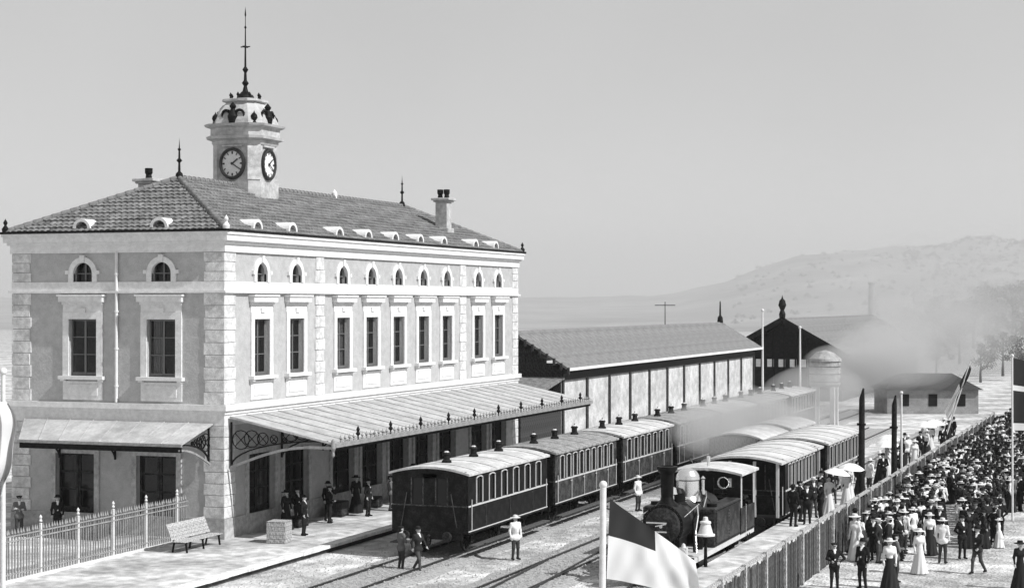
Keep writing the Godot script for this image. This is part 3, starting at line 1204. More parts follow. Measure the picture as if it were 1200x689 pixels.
func canopy_long() -> void:
	var t := thing("platform_canopy", "long pale sheet-roofed canopy with iron cresting along the station front", "canopy")
	var z0 := -66.45
	var z1 := -101.2
	var xb := X1 + 0.12
	var xf := -32.35
	var yb := 5.42
	var yf := 4.42
	# roof sheets: separate panels with standing seams
	var n := 24
	for k in n:
		var a := lerpf(z0, z1, float(k) / n)
		var c := lerpf(z0, z1, (k + 1.0) / n) + 0.012
		var b := MB.new()
		b.hexa([Vector3(xb, yb - 0.06, a), Vector3(xf, yf - 0.06, a), Vector3(xf, yf - 0.06, c), Vector3(xb, yb - 0.06, c), Vector3(xb, yb, a), Vector3(xf, yf, a), Vector3(xf, yf, c), Vector3(xb, yb, c)])
		b.beam(Vector3(xb, yb + 0.015, a - 0.02), Vector3(xf, yf + 0.015, a - 0.02), 0.03, 0.035)
		put(b, "roof_sheet", M.zinc, t)
	var b := MB.new()
	b.bx(xf - 0.02, xf + 0.12, yf - 0.17, yf + 0.02, z1, z0)
	put(b, "gutter", M.iron_pale, t)
	b = MB.new()
	b.bx(xf - 0.16, xf - 0.04, yf - 0.32, yf - 0.08, z1, z0)
	put(b, "front_beam", M.iron, t)
	# cresting: alternating spears and rosettes along the front edge
	var spear := MB.new()
	spear.lathe(Vector3.ZERO, [Vector2(0.03, 0), Vector2(0.03, 0.1), Vector2(0.07, 0.16), Vector2(0.02, 0.24), Vector2(0.0, 0.32)], 5)
	var sm := spear.mesh(M.iron_pale)
	var big := MB.new()
	big.lathe(Vector3.ZERO, [Vector2(0.035, 0), Vector2(0.035, 0.15), Vector2(0.12, 0.24), Vector2(0.05, 0.34), Vector2(0.09, 0.42), Vector2(0.0, 0.6)], 6)
	var bm := big.mesh(M.iron)
	var z := z0 - 0.6
	var i := 0
	while z > z1 + 0.2:
		if i % 8 == 4:
			putm(bm, "crest_finial", t, Vector3(xf + 0.05, yf + 0.02, z))
		else:
			putm(sm, "crest_spear", t, Vector3(xf + 0.05, yf + 0.02, z))
		z -= 0.42
		i += 1
	b = MB.new()
	b.beam(Vector3(xf + 0.05, yf + 0.09, z0 - 0.5), Vector3(xf + 0.05, yf + 0.09, z1 + 0.1), 0.025, 0.03)
	put(b, "crest_rail", M.iron_pale, t)
	# brackets on the wall at each pier, with a pale curved tie at the near end
	for zz in [z0 - 0.1, -71.1, -75.2, -79.2, -82.5, -85.8, -89.0, -93.0, -97.0, z1 + 0.1]:
		scroll_bracket(t, Vector3(X1 + 0.16, 3.35, zz), Vector3.RIGHT, 4.5, 1.85, M.iron)
	b = MB.new()
	var pts := []
	for k in 13:
		var f := k / 12.0
		pts.append(Vector3(lerpf(X1 + 0.25, xf, f), 3.32 + 0.92 * sin(minf(1.0, f * 1.25) * PI / 2), z0 + 0.02))
	for k in 12:
		b.beam(pts[k], pts[k + 1], 0.09, 0.11)
	put(b, "end_tie", M.iron_pale, t)
	b = MB.new()
	b.lathe(Vector3(xf, yf - 0.5, z0), [Vector2(0.0, -0.1), Vector2(0.07, 0.0), Vector2(0.05, 0.15), Vector2(0.11, 0.3), Vector2(0.09, 0.62), Vector2(0.0, 0.72)], 8)
	put(b, "pendant", M.iron_pale, t)

func canopy_short() -> void:
	var t := thing("platform_canopy", "short pale sheet-roofed canopy over the doors of the narrow facade", "canopy")
	var yb := 5.15
	var yf := 4.45
	var zb := ZN + 0.12
	var zf := -63.5
	var n := 8
	for k in n:
		var f0 := float(k) / n
		var f1 := (k + 1.0) / n
		var ab := lerpf(-47.1, -37.75, f0)
		var bb := lerpf(-47.1, -37.75, f1) - 0.01
		var af := lerpf(-45.55, -37.75, f0)
		var bf := lerpf(-45.55, -37.75, f1) - 0.01
		var b := MB.new()
		b.hexa([Vector3(af, yf - 0.06, zf), Vector3(bf, yf - 0.06, zf), Vector3(bb, yb - 0.06, zb), Vector3(ab, yb - 0.06, zb), Vector3(af, yf, zf), Vector3(bf, yf, zf), Vector3(bb, yb, zb), Vector3(ab, yb, zb)])
		b.beam(Vector3(ab, yb + 0.01, zb), Vector3(af, yf + 0.01, zf), 0.03, 0.05)
		put(b, "roof_sheet", M.zinc, t)
	var b := MB.new()
	b.bx(-45.6, -37.7, yf - 0.1, yf + 0.02, zf, zf + 0.1)
	put(b, "gutter", M.iron_pale, t)
	b = MB.new()
	b.bx(-45.55, -37.8, yf - 0.34, yf - 0.11, zf - 0.14, zf - 0.02)
	put(b, "front_beam", M.iron, t)
	for x in [-45.3, -42.5, -37.95]:
		scroll_bracket(t, Vector3(x, 3.5, ZN + 0.14), Vector3(0, 0, 1), 2.4, 1.45, M.iron, 0.3)
	b = MB.new()
	var pts := []
	for k in 9:
		var f := k / 8.0
		pts.append(Vector3(-37.85, 3.45 + 0.75 * sin(f * PI / 2), lerpf(ZN + 0.2, zf, f)))
	for k in 8:
		b.beam(pts[k], pts[k + 1], 0.07, 0.08)
	put(b, "end_tie", M.iron_pale, t)

# ---------------------------------------------------------------- sheds
func goods_shed() -> void:
	var t := thing("goods_shed", "long low goods shed with grey gabled roof and pale panelled wall", "shed")
	var xw := -37.7
	var xr := -40.95
	var xl := -44.2
	var zn := -111.5
	var zf := -169.0
	var b := MB.new()
	b.bx(xl, xw, 0.0, 5.6, zf, zn)
	put(b, "wall", M.shed_wall, t)
	# dark near gable boards with a ragged edge of rafters ends
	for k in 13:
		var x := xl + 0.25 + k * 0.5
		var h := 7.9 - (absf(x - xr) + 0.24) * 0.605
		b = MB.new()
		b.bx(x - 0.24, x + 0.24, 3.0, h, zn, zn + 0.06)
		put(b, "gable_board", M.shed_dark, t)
	# eight bays between timber posts
	var n := 11
	for k in n + 1:
		var z := lerpf(zn - 0.2, zf + 0.2, float(k) / n)
		b = MB.new()
		b.bx(xw, xw + 0.12, 0.3, 5.1, z - 0.16, z + 0.16)
		put(b, "post", M.shed_dark, t)
	b = MB.new()
	b.bx(xw, xw + 0.16, 5.1, 5.6, zf, zn)
	put(b, "wall_plate", M.shed_dark, t)
	# roof: two slopes with thickness, split in sheets
	for s in [-1, 1]:
		for k in 12:
			var a := lerpf(zn + 0.7, zf - 0.7, k / 12.0)
			var c := lerpf(zn + 0.7, zf - 0.7, (k + 1) / 12.0) + 0.02
			var e := Vector3(xr + s * 4.0, 5.78, 0)
			var r := Vector3(xr, 8.2, 0)
			b = MB.new()
			var p := [e, r]
			if s == 1:
				b.hexa([Vector3(r.x, r.y, a), Vector3(e.x, e.y, a), Vector3(e.x, e.y, c), Vector3(r.x, r.y, c), Vector3(r.x, r.y + 0.16, a), Vector3(e.x, e.y + 0.16, a), Vector3(e.x, e.y + 0.16, c), Vector3(r.x, r.y + 0.16, c)])
			else:
				b.hexa([Vector3(e.x, e.y, a), Vector3(r.x, r.y, a), Vector3(r.x, r.y, c), Vector3(e.x, e.y, c), Vector3(e.x, e.y + 0.16, a), Vector3(r.x, r.y + 0.16, a), Vector3(r.x, r.y + 0.16, c), Vector3(e.x, e.y + 0.16, c)])
			put(b, "roof_sheet", M.shed_roof, t)
	b = MB.new()
	b.beam(Vector3(xr + 4.02, 5.86, zn + 0.7), Vector3(xr + 4.02, 5.86, zf - 0.7), 0.14, 0.18)
	put(b, "eave_board", M.trim, t)
	for k in 9:
		b = MB.new()
		var f := k / 8.0
		var p := Vector3(lerpf(xr, xr + 4.0, f), lerpf(8.2, 5.78, f), zn + 0.72)
		b.bx(p.x - 0.07, p.x + 0.07, p.y - 0.25, p.y + 0.20, p.z - 0.1, p.z + 0.1)
		put(b, "barge_stop", M.shed_dark, t)
	b = MB.new()
	b.lathe(Vector3(xr, 8.3, zf), [Vector2(0.3, 0), Vector2(0.25, 0.5), Vector2(0.1, 0.7), Vector2(0.06, 2.0), Vector2(0, 2.1)], 8)
	put(b, "finial", M.iron, t)
	b = MB.new()
	b.tube(Vector3(xr, 8.2, -149.0), Vector3(xr, 10.3, -149.0), 0.04, 0.03, 6)
	b.beam(Vector3(xr - 0.9, 10.0, -149.0), Vector3(xr + 0.9, 10.0, -149.0), 0.06, 0.06)
	put(b, "wire_mast", M.iron, t)
	# lean-to roof at the near end, between the shed and the station
	var l := thing("lean_to", "dark lean-to with pale sloping roof at the end of the goods shed", "shed")
	b = MB.new()
	b.hexa([Vector3(-44.0, 3.9, -103.2), Vector3(-37.4, 3.9, -103.2), Vector3(-37.4, 5.2, -111.3), Vector3(-44.0, 5.2, -111.3), Vector3(-44.0, 4.05, -103.2), Vector3(-37.4, 4.05, -103.2), Vector3(-37.4, 5.35, -111.3), Vector3(-44.0, 5.35, -111.3)])
	put(b, "roof", M.shed_roof, l)
	b = MB.new()
	b.bx(-43.8, -37.6, 0.0, 3.88, -111.2, -103.4)
	put(b, "wall", M.shed_dark, l)

func gabled_shed() -> void:
	var t := thing("engine_shed", "dark gabled shed with lattice front and roof ornament beyond the goods shed", "shed")
	var xc := -38.2
	var hw := 6.4
	var zn := -186.0
	var zf := -245.0
	var b := MB.new()
	b.bx(xc - hw + 0.4, xc + hw - 0.4, 0.0, 4.6, zf, zn)
	b.extr([Vector2(-hw + 0.4, 4.6), Vector2(hw - 0.4, 4.6), Vector2(0, 8.1)], Vector3(xc, 0, zn - 0.5), Vector3.RIGHT, Vector3.UP, Vector3(0, 0, 0.4))
	put(b, "wall", M.coach_dark, t)
	for s in [-1, 1]:
		b = MB.new()
		var e := Vector3(xc + s * (hw + 0.5), 4.75, 0)
		var r := Vector3(xc, 8.6, 0)
		var lo: Vector3 = r if s == 1 else e
		var hi: Vector3 = e if s == 1 else r
		var za := zn + 1.2
		b.hexa([Vector3(lo.x, lo.y - 0.25, za), Vector3(hi.x, hi.y - 0.25, za), Vector3(hi.x, hi.y - 0.25, zf), Vector3(lo.x, lo.y - 0.25, zf), Vector3(lo.x, lo.y, za), Vector3(hi.x, hi.y, za), Vector3(hi.x, hi.y, zf), Vector3(lo.x, lo.y, zf)])
		put(b, "roof_slope", M.shed_roof, t)
		b = MB.new()
		b.beam(Vector3(xc, 8.45, za + 0.06), Vector3(e.x, e.y - 0.15, za + 0.06), 0.14, 0.55)
		put(b, "barge_board", M.iron, t)
	# lattice of the open gable: rails and struts, with pale bits of glazing
	b = MB.new()
	for y in [4.6, 5.7, 6.8]:
		var w: float = hw * (8.4 - y) / 3.9
		b.beam(Vector3(xc - w, y, zn + 0.12), Vector3(xc + w, y, zn + 0.12), 0.1, 0.16)
	for k in 9:
		var x := -4.8 + k * 1.2
		b.beam(Vector3(xc + x, 0.2, zn + 0.1), Vector3(xc + x, 8.0 - absf(x) * 0.55, zn + 0.1), 0.12, 0.14)
	put(b, "lattice", M.iron, t)
	for k in 7:
		b = MB.new()
		b.bx(xc - 4.2 + k * 1.2, xc - 3.5 + k * 1.2, 3.5, 4.3, zn, zn + 0.05)
		put(b, "pane", M.trim, t)
	b = MB.new()
	b.lathe(Vector3(xc, 8.55, zn + 1.0), [Vector2(0.3, 0), Vector2(0.35, 0.5), Vector2(0.2, 0.9), Vector2(0.42, 1.4), Vector2(0.3, 1.9), Vector2(0.1, 2.1), Vector2(0, 2.5)], 8)
	put(b, "roof_ornament", M.iron, t)

# ---------------------------------------------------------------- rolling stock
func wheelset(parent: Node, z: float, r := 0.48) -> void:
	var w := Node3D.new()
	w.name = "wheelset"
	parent.add_child(w, true)
	w.name = fix(w, "wheelset")
	for s in [-1, 1]:
		var b := MB.new()
		var o := Vector3(s * 0.87, 0.167 + r, z)
		b.lathe(o - Vector3(0.06, 0, 0), [Vector2(r - 0.08, 0.0), Vector2(r, 0.0), Vector2(r, 0.12), Vector2(r - 0.08, 0.12), Vector2(r - 0.08, 0.0)], 18, Vector3.RIGHT)
		put(b, "tyre", M.wheel, w)
		b = MB.new()
		for k in 8:
			var a := TAU * k / 8
			b.beam(o, o + Vector3(0, cos(a), sin(a)) * (r - 0.07), 0.05, 0.06, Vector3.RIGHT)
		b.tube(o - Vector3(0.1, 0, 0), o + Vector3(0.12, 0, 0), 0.1, 0.1, 8)
		put(b, "spokes", M.wheel, w)
	var b := MB.new()
	b.tube(Vector3(-0.9, 0.167 + r, z), Vector3(0.9, 0.167 + r, z), 0.06, 0.06, 8)
	put(b, "axle", M.wheel, w)

func running_gear(t: Node, half: float, axles: Array, hw: float, floor_y: float) -> void:
	var b := MB.new()
	for s in [-1, 1]:
		b.bx(s * 0.95 - 0.05, s * 0.95 + 0.05, floor_y - 0.28, floor_y, -half + 0.1, half - 0.1)
	b.bx(-hw + 0.2, hw - 0.2, floor_y - 0.3, floor_y, half - 0.1, half + 0.08)
	b.bx(-hw + 0.2, hw - 0.2, floor_y - 0.3, floor_y, -half - 0.08, -half + 0.1)
	put(b, "underframe", M.coach_frame, t)
	for z in axles:
		wheelset(t, z)
		for s in [-1, 1]:
			b = MB.new()
			# axle guard, box and leaf spring
			b.bx(s * 1.08 - 0.07, s * 1.08 + 0.07, 0.5, 0.8, z - 0.13, z + 0.13)
			b.beam(Vector3(s * 1.08, floor_y - 0.25, z - 0.35), Vector3(s * 1.08, 0.5, z - 0.1), 0.05, 0.05)
			b.beam(Vector3(s * 1.08, floor_y - 0.25, z + 0.35), Vector3(s * 1.08, 0.5, z + 0.1), 0.05, 0.05)
			for k in 3:
				b.bx(s * 1.08 - 0.05, s * 1.08 + 0.05, 0.8 + k * 0.035, 0.83 + k * 0.035, z - 0.55 + k * 0.15, z + 0.55 - k * 0.15)
			put(b, "axle_guard", M.coach_frame, t)
	for e in [-1, 1]:
		for s in [-1, 1]:
			b = MB.new()
			b.tube(Vector3(s * 0.9, floor_y - 0.14, e * (half + 0.06)), Vector3(s * 0.9, floor_y - 0.14, e * (half + 0.4)), 0.08, 0.06, 8)
			b.tube(Vector3(s * 0.9, floor_y - 0.14, e * (half + 0.40)), Vector3(s * 0.9, floor_y - 0.14, e * (half + 0.46)), 0.21, 0.19, 12)
			put(b, "buffer", M.wheel, t)
		b = MB.new()
		for k in 3:
			b.bx(-0.05, 0.05, floor_y - 0.36 - k * 0.13, floor_y - 0.26 - k * 0.13, e * (half + 0.17) - 0.05, e * (half + 0.17) + 0.05)
		b.tube(Vector3(0, floor_y - 0.15, e * (half + 0.05)), Vector3(0, floor_y - 0.18, e * (half + 0.25)), 0.05, 0.05, 6)
		put(b, "coupling", M.wheel, t)

func arched_roof(t: Node, hw: float, y: float, rise: float, z0: float, z1: float, m: Material) -> void:
	var b := MB.new()
	var n := 10
	var top := []
	for k in n + 1:
		var f := float(k) / n * 2.0 - 1.0
		top.append(Vector2(f * hw, y + rise * (1.0 - f * f)))
	for k in n:
		var p: Vector2 = top[k]
		var q: Vector2 = top[k + 1]
		b.quad(Vector3(p.x, p.y, z0), Vector3(q.x, q.y, z0), Vector3(q.x, q.y, z1), Vector3(p.x, p.y, z1))
		b.quad(Vector3(p.x, p.y - 0.09, z1), Vector3(q.x, q.y - 0.09, z1), Vector3(q.x, q.y - 0.09, z0), Vector3(p.x, p.y - 0.09, z0))
		b.quad(Vector3(p.x, p.y - 0.09, z0), Vector3(q.x, q.y - 0.09, z0), Vector3(q.x, q.y, z0), Vector3(p.x, p.y, z0))
		b.quad(Vector3(q.x, q.y - 0.09, z1), Vector3(p.x, p.y - 0.09, z1), Vector3(p.x, p.y, z1), Vector3(q.x, q.y, z1))
	b.quad(Vector3(hw, y - 0.09, z0), Vector3(hw, y - 0.09, z1), Vector3(hw, y, z1), Vector3(hw, y, z0))
	b.quad(Vector3(-hw, y - 0.09, z1), Vector3(-hw, y - 0.09, z0), Vector3(-hw, y, z0), Vector3(-hw, y, z1))
	put(b, "roof", m, t)

func coach(t: Node3D, wins: int, lower: Material, balcony := false, lamps := true, roof_m: Material = null) -> void:
	# local frame: z along the train, near end at +z, base on the rail level
	var half := 4.75
	var hw := 1.6
	var fy := 1.12
	var wy := 2.15      # waist
	var ty := 3.42      # eave
	running_gear(t, half, [-3.1, 0.0, 3.1], hw, fy)
	var hz := half - (1.1 if balcony else 0.0)
	var zs := []
	var a := -hz + 0.5
	var span := 2.0 * hz - 1.0
	for k in wins:
		zs.append(a + span * (k + 0.5) / wins)
	var ww := minf(0.62, span / wins * 0.56)
	# shell: lower panels, upper pillars, end walls
	for s in [-1, 1]:
		var b := MB.new()
		b.bx(s * hw - 0.05, s * hw + 0.05, fy, wy, -hz, hz)
		put(b, "lower_panel", lower, t)
		b = MB.new()
		var e := -hz
		for z in zs:
			b.bx(s * hw - 0.04, s * hw + 0.04, wy, ty - 0.12, e, z - ww / 2)
			e = z + ww / 2
		b.bx(s * hw - 0.04, s * hw + 0.04, wy, ty - 0.12, e, hz)
		b.bx(s * hw - 0.04, s * hw + 0.04, ty - 0.12, ty + 0.02, -hz, hz)
		put(b, "upper_panel", M.coach_dark if balcony or lower == M.coach_dark else M.coach_mid, t)
		for z in zs:
			var w := Node3D.new()
			w.name = "window"
			t.add_child(w, true)
			w.name = fix(w, "window")
			b = MB.new()
			var x0: float = s * hw + (0.04 if s > 0 else -0.07)
			b.bx(x0, x0 + 0.03, wy + 0.06, ty - 0.2, z - ww / 2 - 0.06, z - ww / 2)
			b.bx(x0, x0 + 0.03, wy + 0.06, ty - 0.2, z + ww / 2, z + ww / 2 + 0.06)
			for q in 8:
				var a0 := PI * q / 8
				var a1 := PI * (q + 1) / 8
				b.beam(Vector3(x0 + 0.015, ty - 0.26 + sin(a0) * 0.12, z + cos(a0) * (ww / 2 + 0.03)), Vector3(x0 + 0.015, ty - 0.26 + sin(a1) * 0.12, z + cos(a1) * (ww / 2 + 0.03)), 0.03, 0.05)
			put(b, "frame", M.coach_line, w)
			b = MB.new()
			b.bx(s * hw - 0.02, s * hw - 0.01, wy, ty - 0.12, z - ww / 2, z + ww / 2)
			put(b, "pane", M.coach_glass, w)
		# pale waist and sill mouldings, dark door seams with handles
		b = MB.new()
		b.bx(s * hw - 0.07, s * hw + 0.07, wy - 0.03, wy + 0.03, -hz, hz)
		b.bx(s * hw - 0.065, s * hw + 0.065, fy + 0.02, fy + 0.06, -hz, hz)
		put(b, "moulding", M.coach_line, t)
		for k in range(1, wins, 2):
			b = MB.new()
			var z := (zs[k - 1] + zs[k]) * 0.5 as float
			b.bx(s * hw - 0.06, s * hw + 0.06, fy + 0.06, wy - 0.03, z - 0.02, z + 0.02)
			b.bx(s * hw - 0.1, s * hw + 0.1, wy - 0.16, wy - 0.12, z + 0.08, z + 0.2)
			put(b, "door_strip", M.coach_line if lower != M.coach_dark else M.coach_mid, t)
		b = MB.new()
		b.bx(s * (hw + 0.12) - 0.16, s * (hw + 0.12) + 0.16, 0.55, 0.6, -half + 0.3, half - 0.3)
		put(b, "footboard", M.sleeper, t)
		for z in [-half + 0.25, half - 0.25]:
			b = MB.new()
			b.tube(Vector3(s * (hw + 0.1), fy + 0.1, z), Vector3(s * (hw + 0.1), fy + 1.3, z), 0.02, 0.02, 6)
			put(b, "handrail", M.coach_line, t)
	var b := MB.new()
	b.bx(-hw - 0.04, hw + 0.04, fy - 0.06, fy, -half, half)
	put(b, "floor", M.coach_frame, t)
	for e in [-1, 1]:
		b = MB.new()
		b.bx(-hw + 0.04, -0.75, fy, ty + 0.1, e * hz - 0.04, e * hz + 0.04)
		b.bx(0.75, hw - 0.04, fy, ty + 0.1, e * hz - 0.04, e * hz + 0.04)
		b.bx(-0.75, 0.75, fy, wy, e * hz - 0.04, e * hz + 0.04)
		b.bx(-0.3, 0.3, wy, ty, e * hz - 0.04, e * hz + 0.04)
		b.bx(-0.75, 0.75, ty - 0.2, ty + 0.2, e * hz - 0.04, e * hz + 0.04)
		put(b, "end_wall", M.coach_dark, t)
		for s in [-1, 1]:
			b = MB.new()
			b.bx(s * 0.525 - 0.225, s * 0.525 + 0.225, wy, ty - 0.2, e * hz - 0.01, e * hz)
			put(b, "end_pane", M.coach_glass, t)
			b = MB.new()
			b.bx(s * 0.525 - 0.28, s * 0.525 - 0.225, wy - 0.04, ty - 0.16, e * (hz + 0.055) - 0.012, e * (hz + 0.055) + 0.012)
			b.bx(s * 0.525 + 0.225, s * 0.525 + 0.28, wy - 0.04, ty - 0.16, e * (hz + 0.055) - 0.012, e * (hz + 0.055) + 0.012)
			put(b, "end_window_frame", M.coach_mid, t)
			b = MB.new()
			b.tube(Vector3(s * 1.2, fy + 0.2, e * (hz + 0.12)), Vector3(s * 0.95, wy + 0.5, e * (hz + 0.12)), 0.018, 0.018, 6)
			put(b, "end_rail", M.coach_mid, t)
		b = MB.new()
		b.bx(-hw, hw, wy - 0.03, wy + 0.02, e * (hz + 0.05) - 0.02, e * (hz + 0.05) + 0.02)
		put(b, "end_moulding", M.coach_mid, t)
		if balcony:
			for s in [-1, -0.35, 0.35, 1]:
				b = MB.new()
				b.bx(s * (hw - 0.08) - 0.06, s * (hw - 0.08) + 0.06, fy, ty + 0.05, e * (half - 0.08) - 0.05, e * (half - 0.08) + 0.05)
				put(b, "balcony_post", M.coach_line, t)
			b = MB.new()
			b.bx(-hw, hw, fy + 0.85, fy + 0.92, e * (half - 0.08) - 0.03, e * (half - 0.08) + 0.03)
			put(b, "balcony_rail", M.coach_frame, t)
	arched_roof(t, hw + 0.14, ty + 0.03, 0.26, half + 0.12, -half - 0.12, roof_m if roof_m else M.coach_roof)
	# canvas seams across the roof
	for k in 5:
		var zs2 := -half + half * 2.0 * (k + 0.5) / 5.0
		b = MB.new()
		for i in 10:
			var f0 := i / 10.0 * 2.0 - 1.0
			var f1 := (i + 1) / 10.0 * 2.0 - 1.0
			b.beam(Vector3(f0 * (hw + 0.14), ty + 0.035 + 0.26 * (1.0 - f0 * f0), zs2), Vector3(f1 * (hw + 0.14), ty + 0.035 + 0.26 * (1.0 - f1 * f1), zs2), 0.05, 0.02)
		put(b, "roof_seam", M.coach_roof_b, t)
	for k in (3 if lamps else 0):
		var v := Node3D.new()
		v.name = "roof_lamp"
		t.add_child(v, true)
		v.name = fix(v, "roof_lamp")
		b = MB.new()
		b.lathe(Vector3(0, ty + 0.25, -3.0 + 3.0 * k), [Vector2(0.22, 0), Vector2(0.2, 0.12), Vector2(0.14, 0.16), Vector2(0.14, 0.34), Vector2(0.2, 0.38), Vector2(0.15, 0.44), Vector2(0.04, 0.5), Vector2(0.0, 0.6)], 10)
		put(b, "lamp_body", M.coach_frame, v)
		b = MB.new()
		b.ball(Vector3(0, ty + 0.25 + 0.42, -3.0 + 3.0 * k), Vector3(0.13, 0.1, 0.13), 8, 5)
		put(b, "lamp_cap", M.coach_line, v)

func train_left() -> void:
	var specs := [[6, "coach_dark", "dark five-door passenger carriage with end windows, last of its train beside the canopy"], [9, "coach_mid", "grey passenger carriage with a close row of narrow windows, second beside the canopy"], [7, "coach_mid", "grey passenger carriage with wider windows, third beside the canopy"], [8, "coach_mid", "passenger carriage half lost in steam, fourth beside the goods shed"], [8, "coach_dark", "passenger carriage behind the steam, fifth beside the goods shed"], [8, "coach_mid", "passenger carriage behind the steam, sixth beside the goods shed"], [8, "coach_dark", "foremost passenger carriage of its train near the engine shed"]]
	for k in specs.size():
		var t := thing("passenger_carriage", specs[k][2], "carriage", Vector3(TRACKS[0], 0, -70.5 - 10.6 * k), 0.0, "carriages on the track beside the main platform")
		coach(t, specs[k][0], M[specs[k][1]], false, true, M.coach_roof if k % 2 == 0 else M.coach_roof_b)

func train_right() -> void:
	for k in 2:
		var t := thing("passenger_carriage", ["carriage with open end balcony and pale posts right behind the locomotive", "pale roofed carriage second behind the locomotive", "pale roofed carriage third behind the locomotive"][k], "carriage", Vector3(TRACKS[2], 0, -79.6 - 11.0 * k), 0.0, "carriages behind the locomotive")
		coach(t, 8, M.van_side if k else M.coach_dark, k == 0, false)

func vans_middle() -> void:
	for k in 2:
		var t := thing("goods_van", ["grey boarded goods van, first on the middle track behind the locomotive cab", "grey boarded goods van, second on the middle track", "grey boarded goods van, farthest on the middle track"][k], "van", Vector3(TRACKS[1], 0, -98.4 - 8.2 * k), 0.0, "goods vans on the middle track")
		var half := 3.4
		running_gear(t, half, [-2.1, 2.1], 1.45, 1.1)
		var b := MB.new()
		b.bx(-1.4, 1.4, 1.1, 2.85, -half + 0.04, half - 0.04)
		put(b, "body", M.coach_dark, t)
		for e in [-1, 1]:
			for i in 11:
				b = MB.new()
				b.bx(-1.38 + i * 0.2525, -1.38 + (i + 1) * 0.2525 - 0.02, 1.1, 2.95, e * (half - 0.02) - 0.02, e * (half - 0.02) + 0.02)
				put(b, "end_board", M.van_side, t)
		for s in [-1, 1]:
			for i in 8:
				b = MB.new()
				b.bx(s * 1.42 - 0.02, s * 1.42 + 0.02, 1.1 + i * 0.215, 1.1 + (i + 1) * 0.215 - 0.015, -half + 0.05, half - 0.05)
				put(b, "side_board", M.van_side, t)
			b = MB.new()
			b.bx(s * 1.46 - 0.02, s * 1.46 + 0.02, 1.12, 2.75, -0.8, 0.8)
			put(b, "door", M.coach_dark, t)
		arched_roof(t, 1.55, 2.86, 0.34, half + 0.1, -half - 0.1, M.coach_roof)

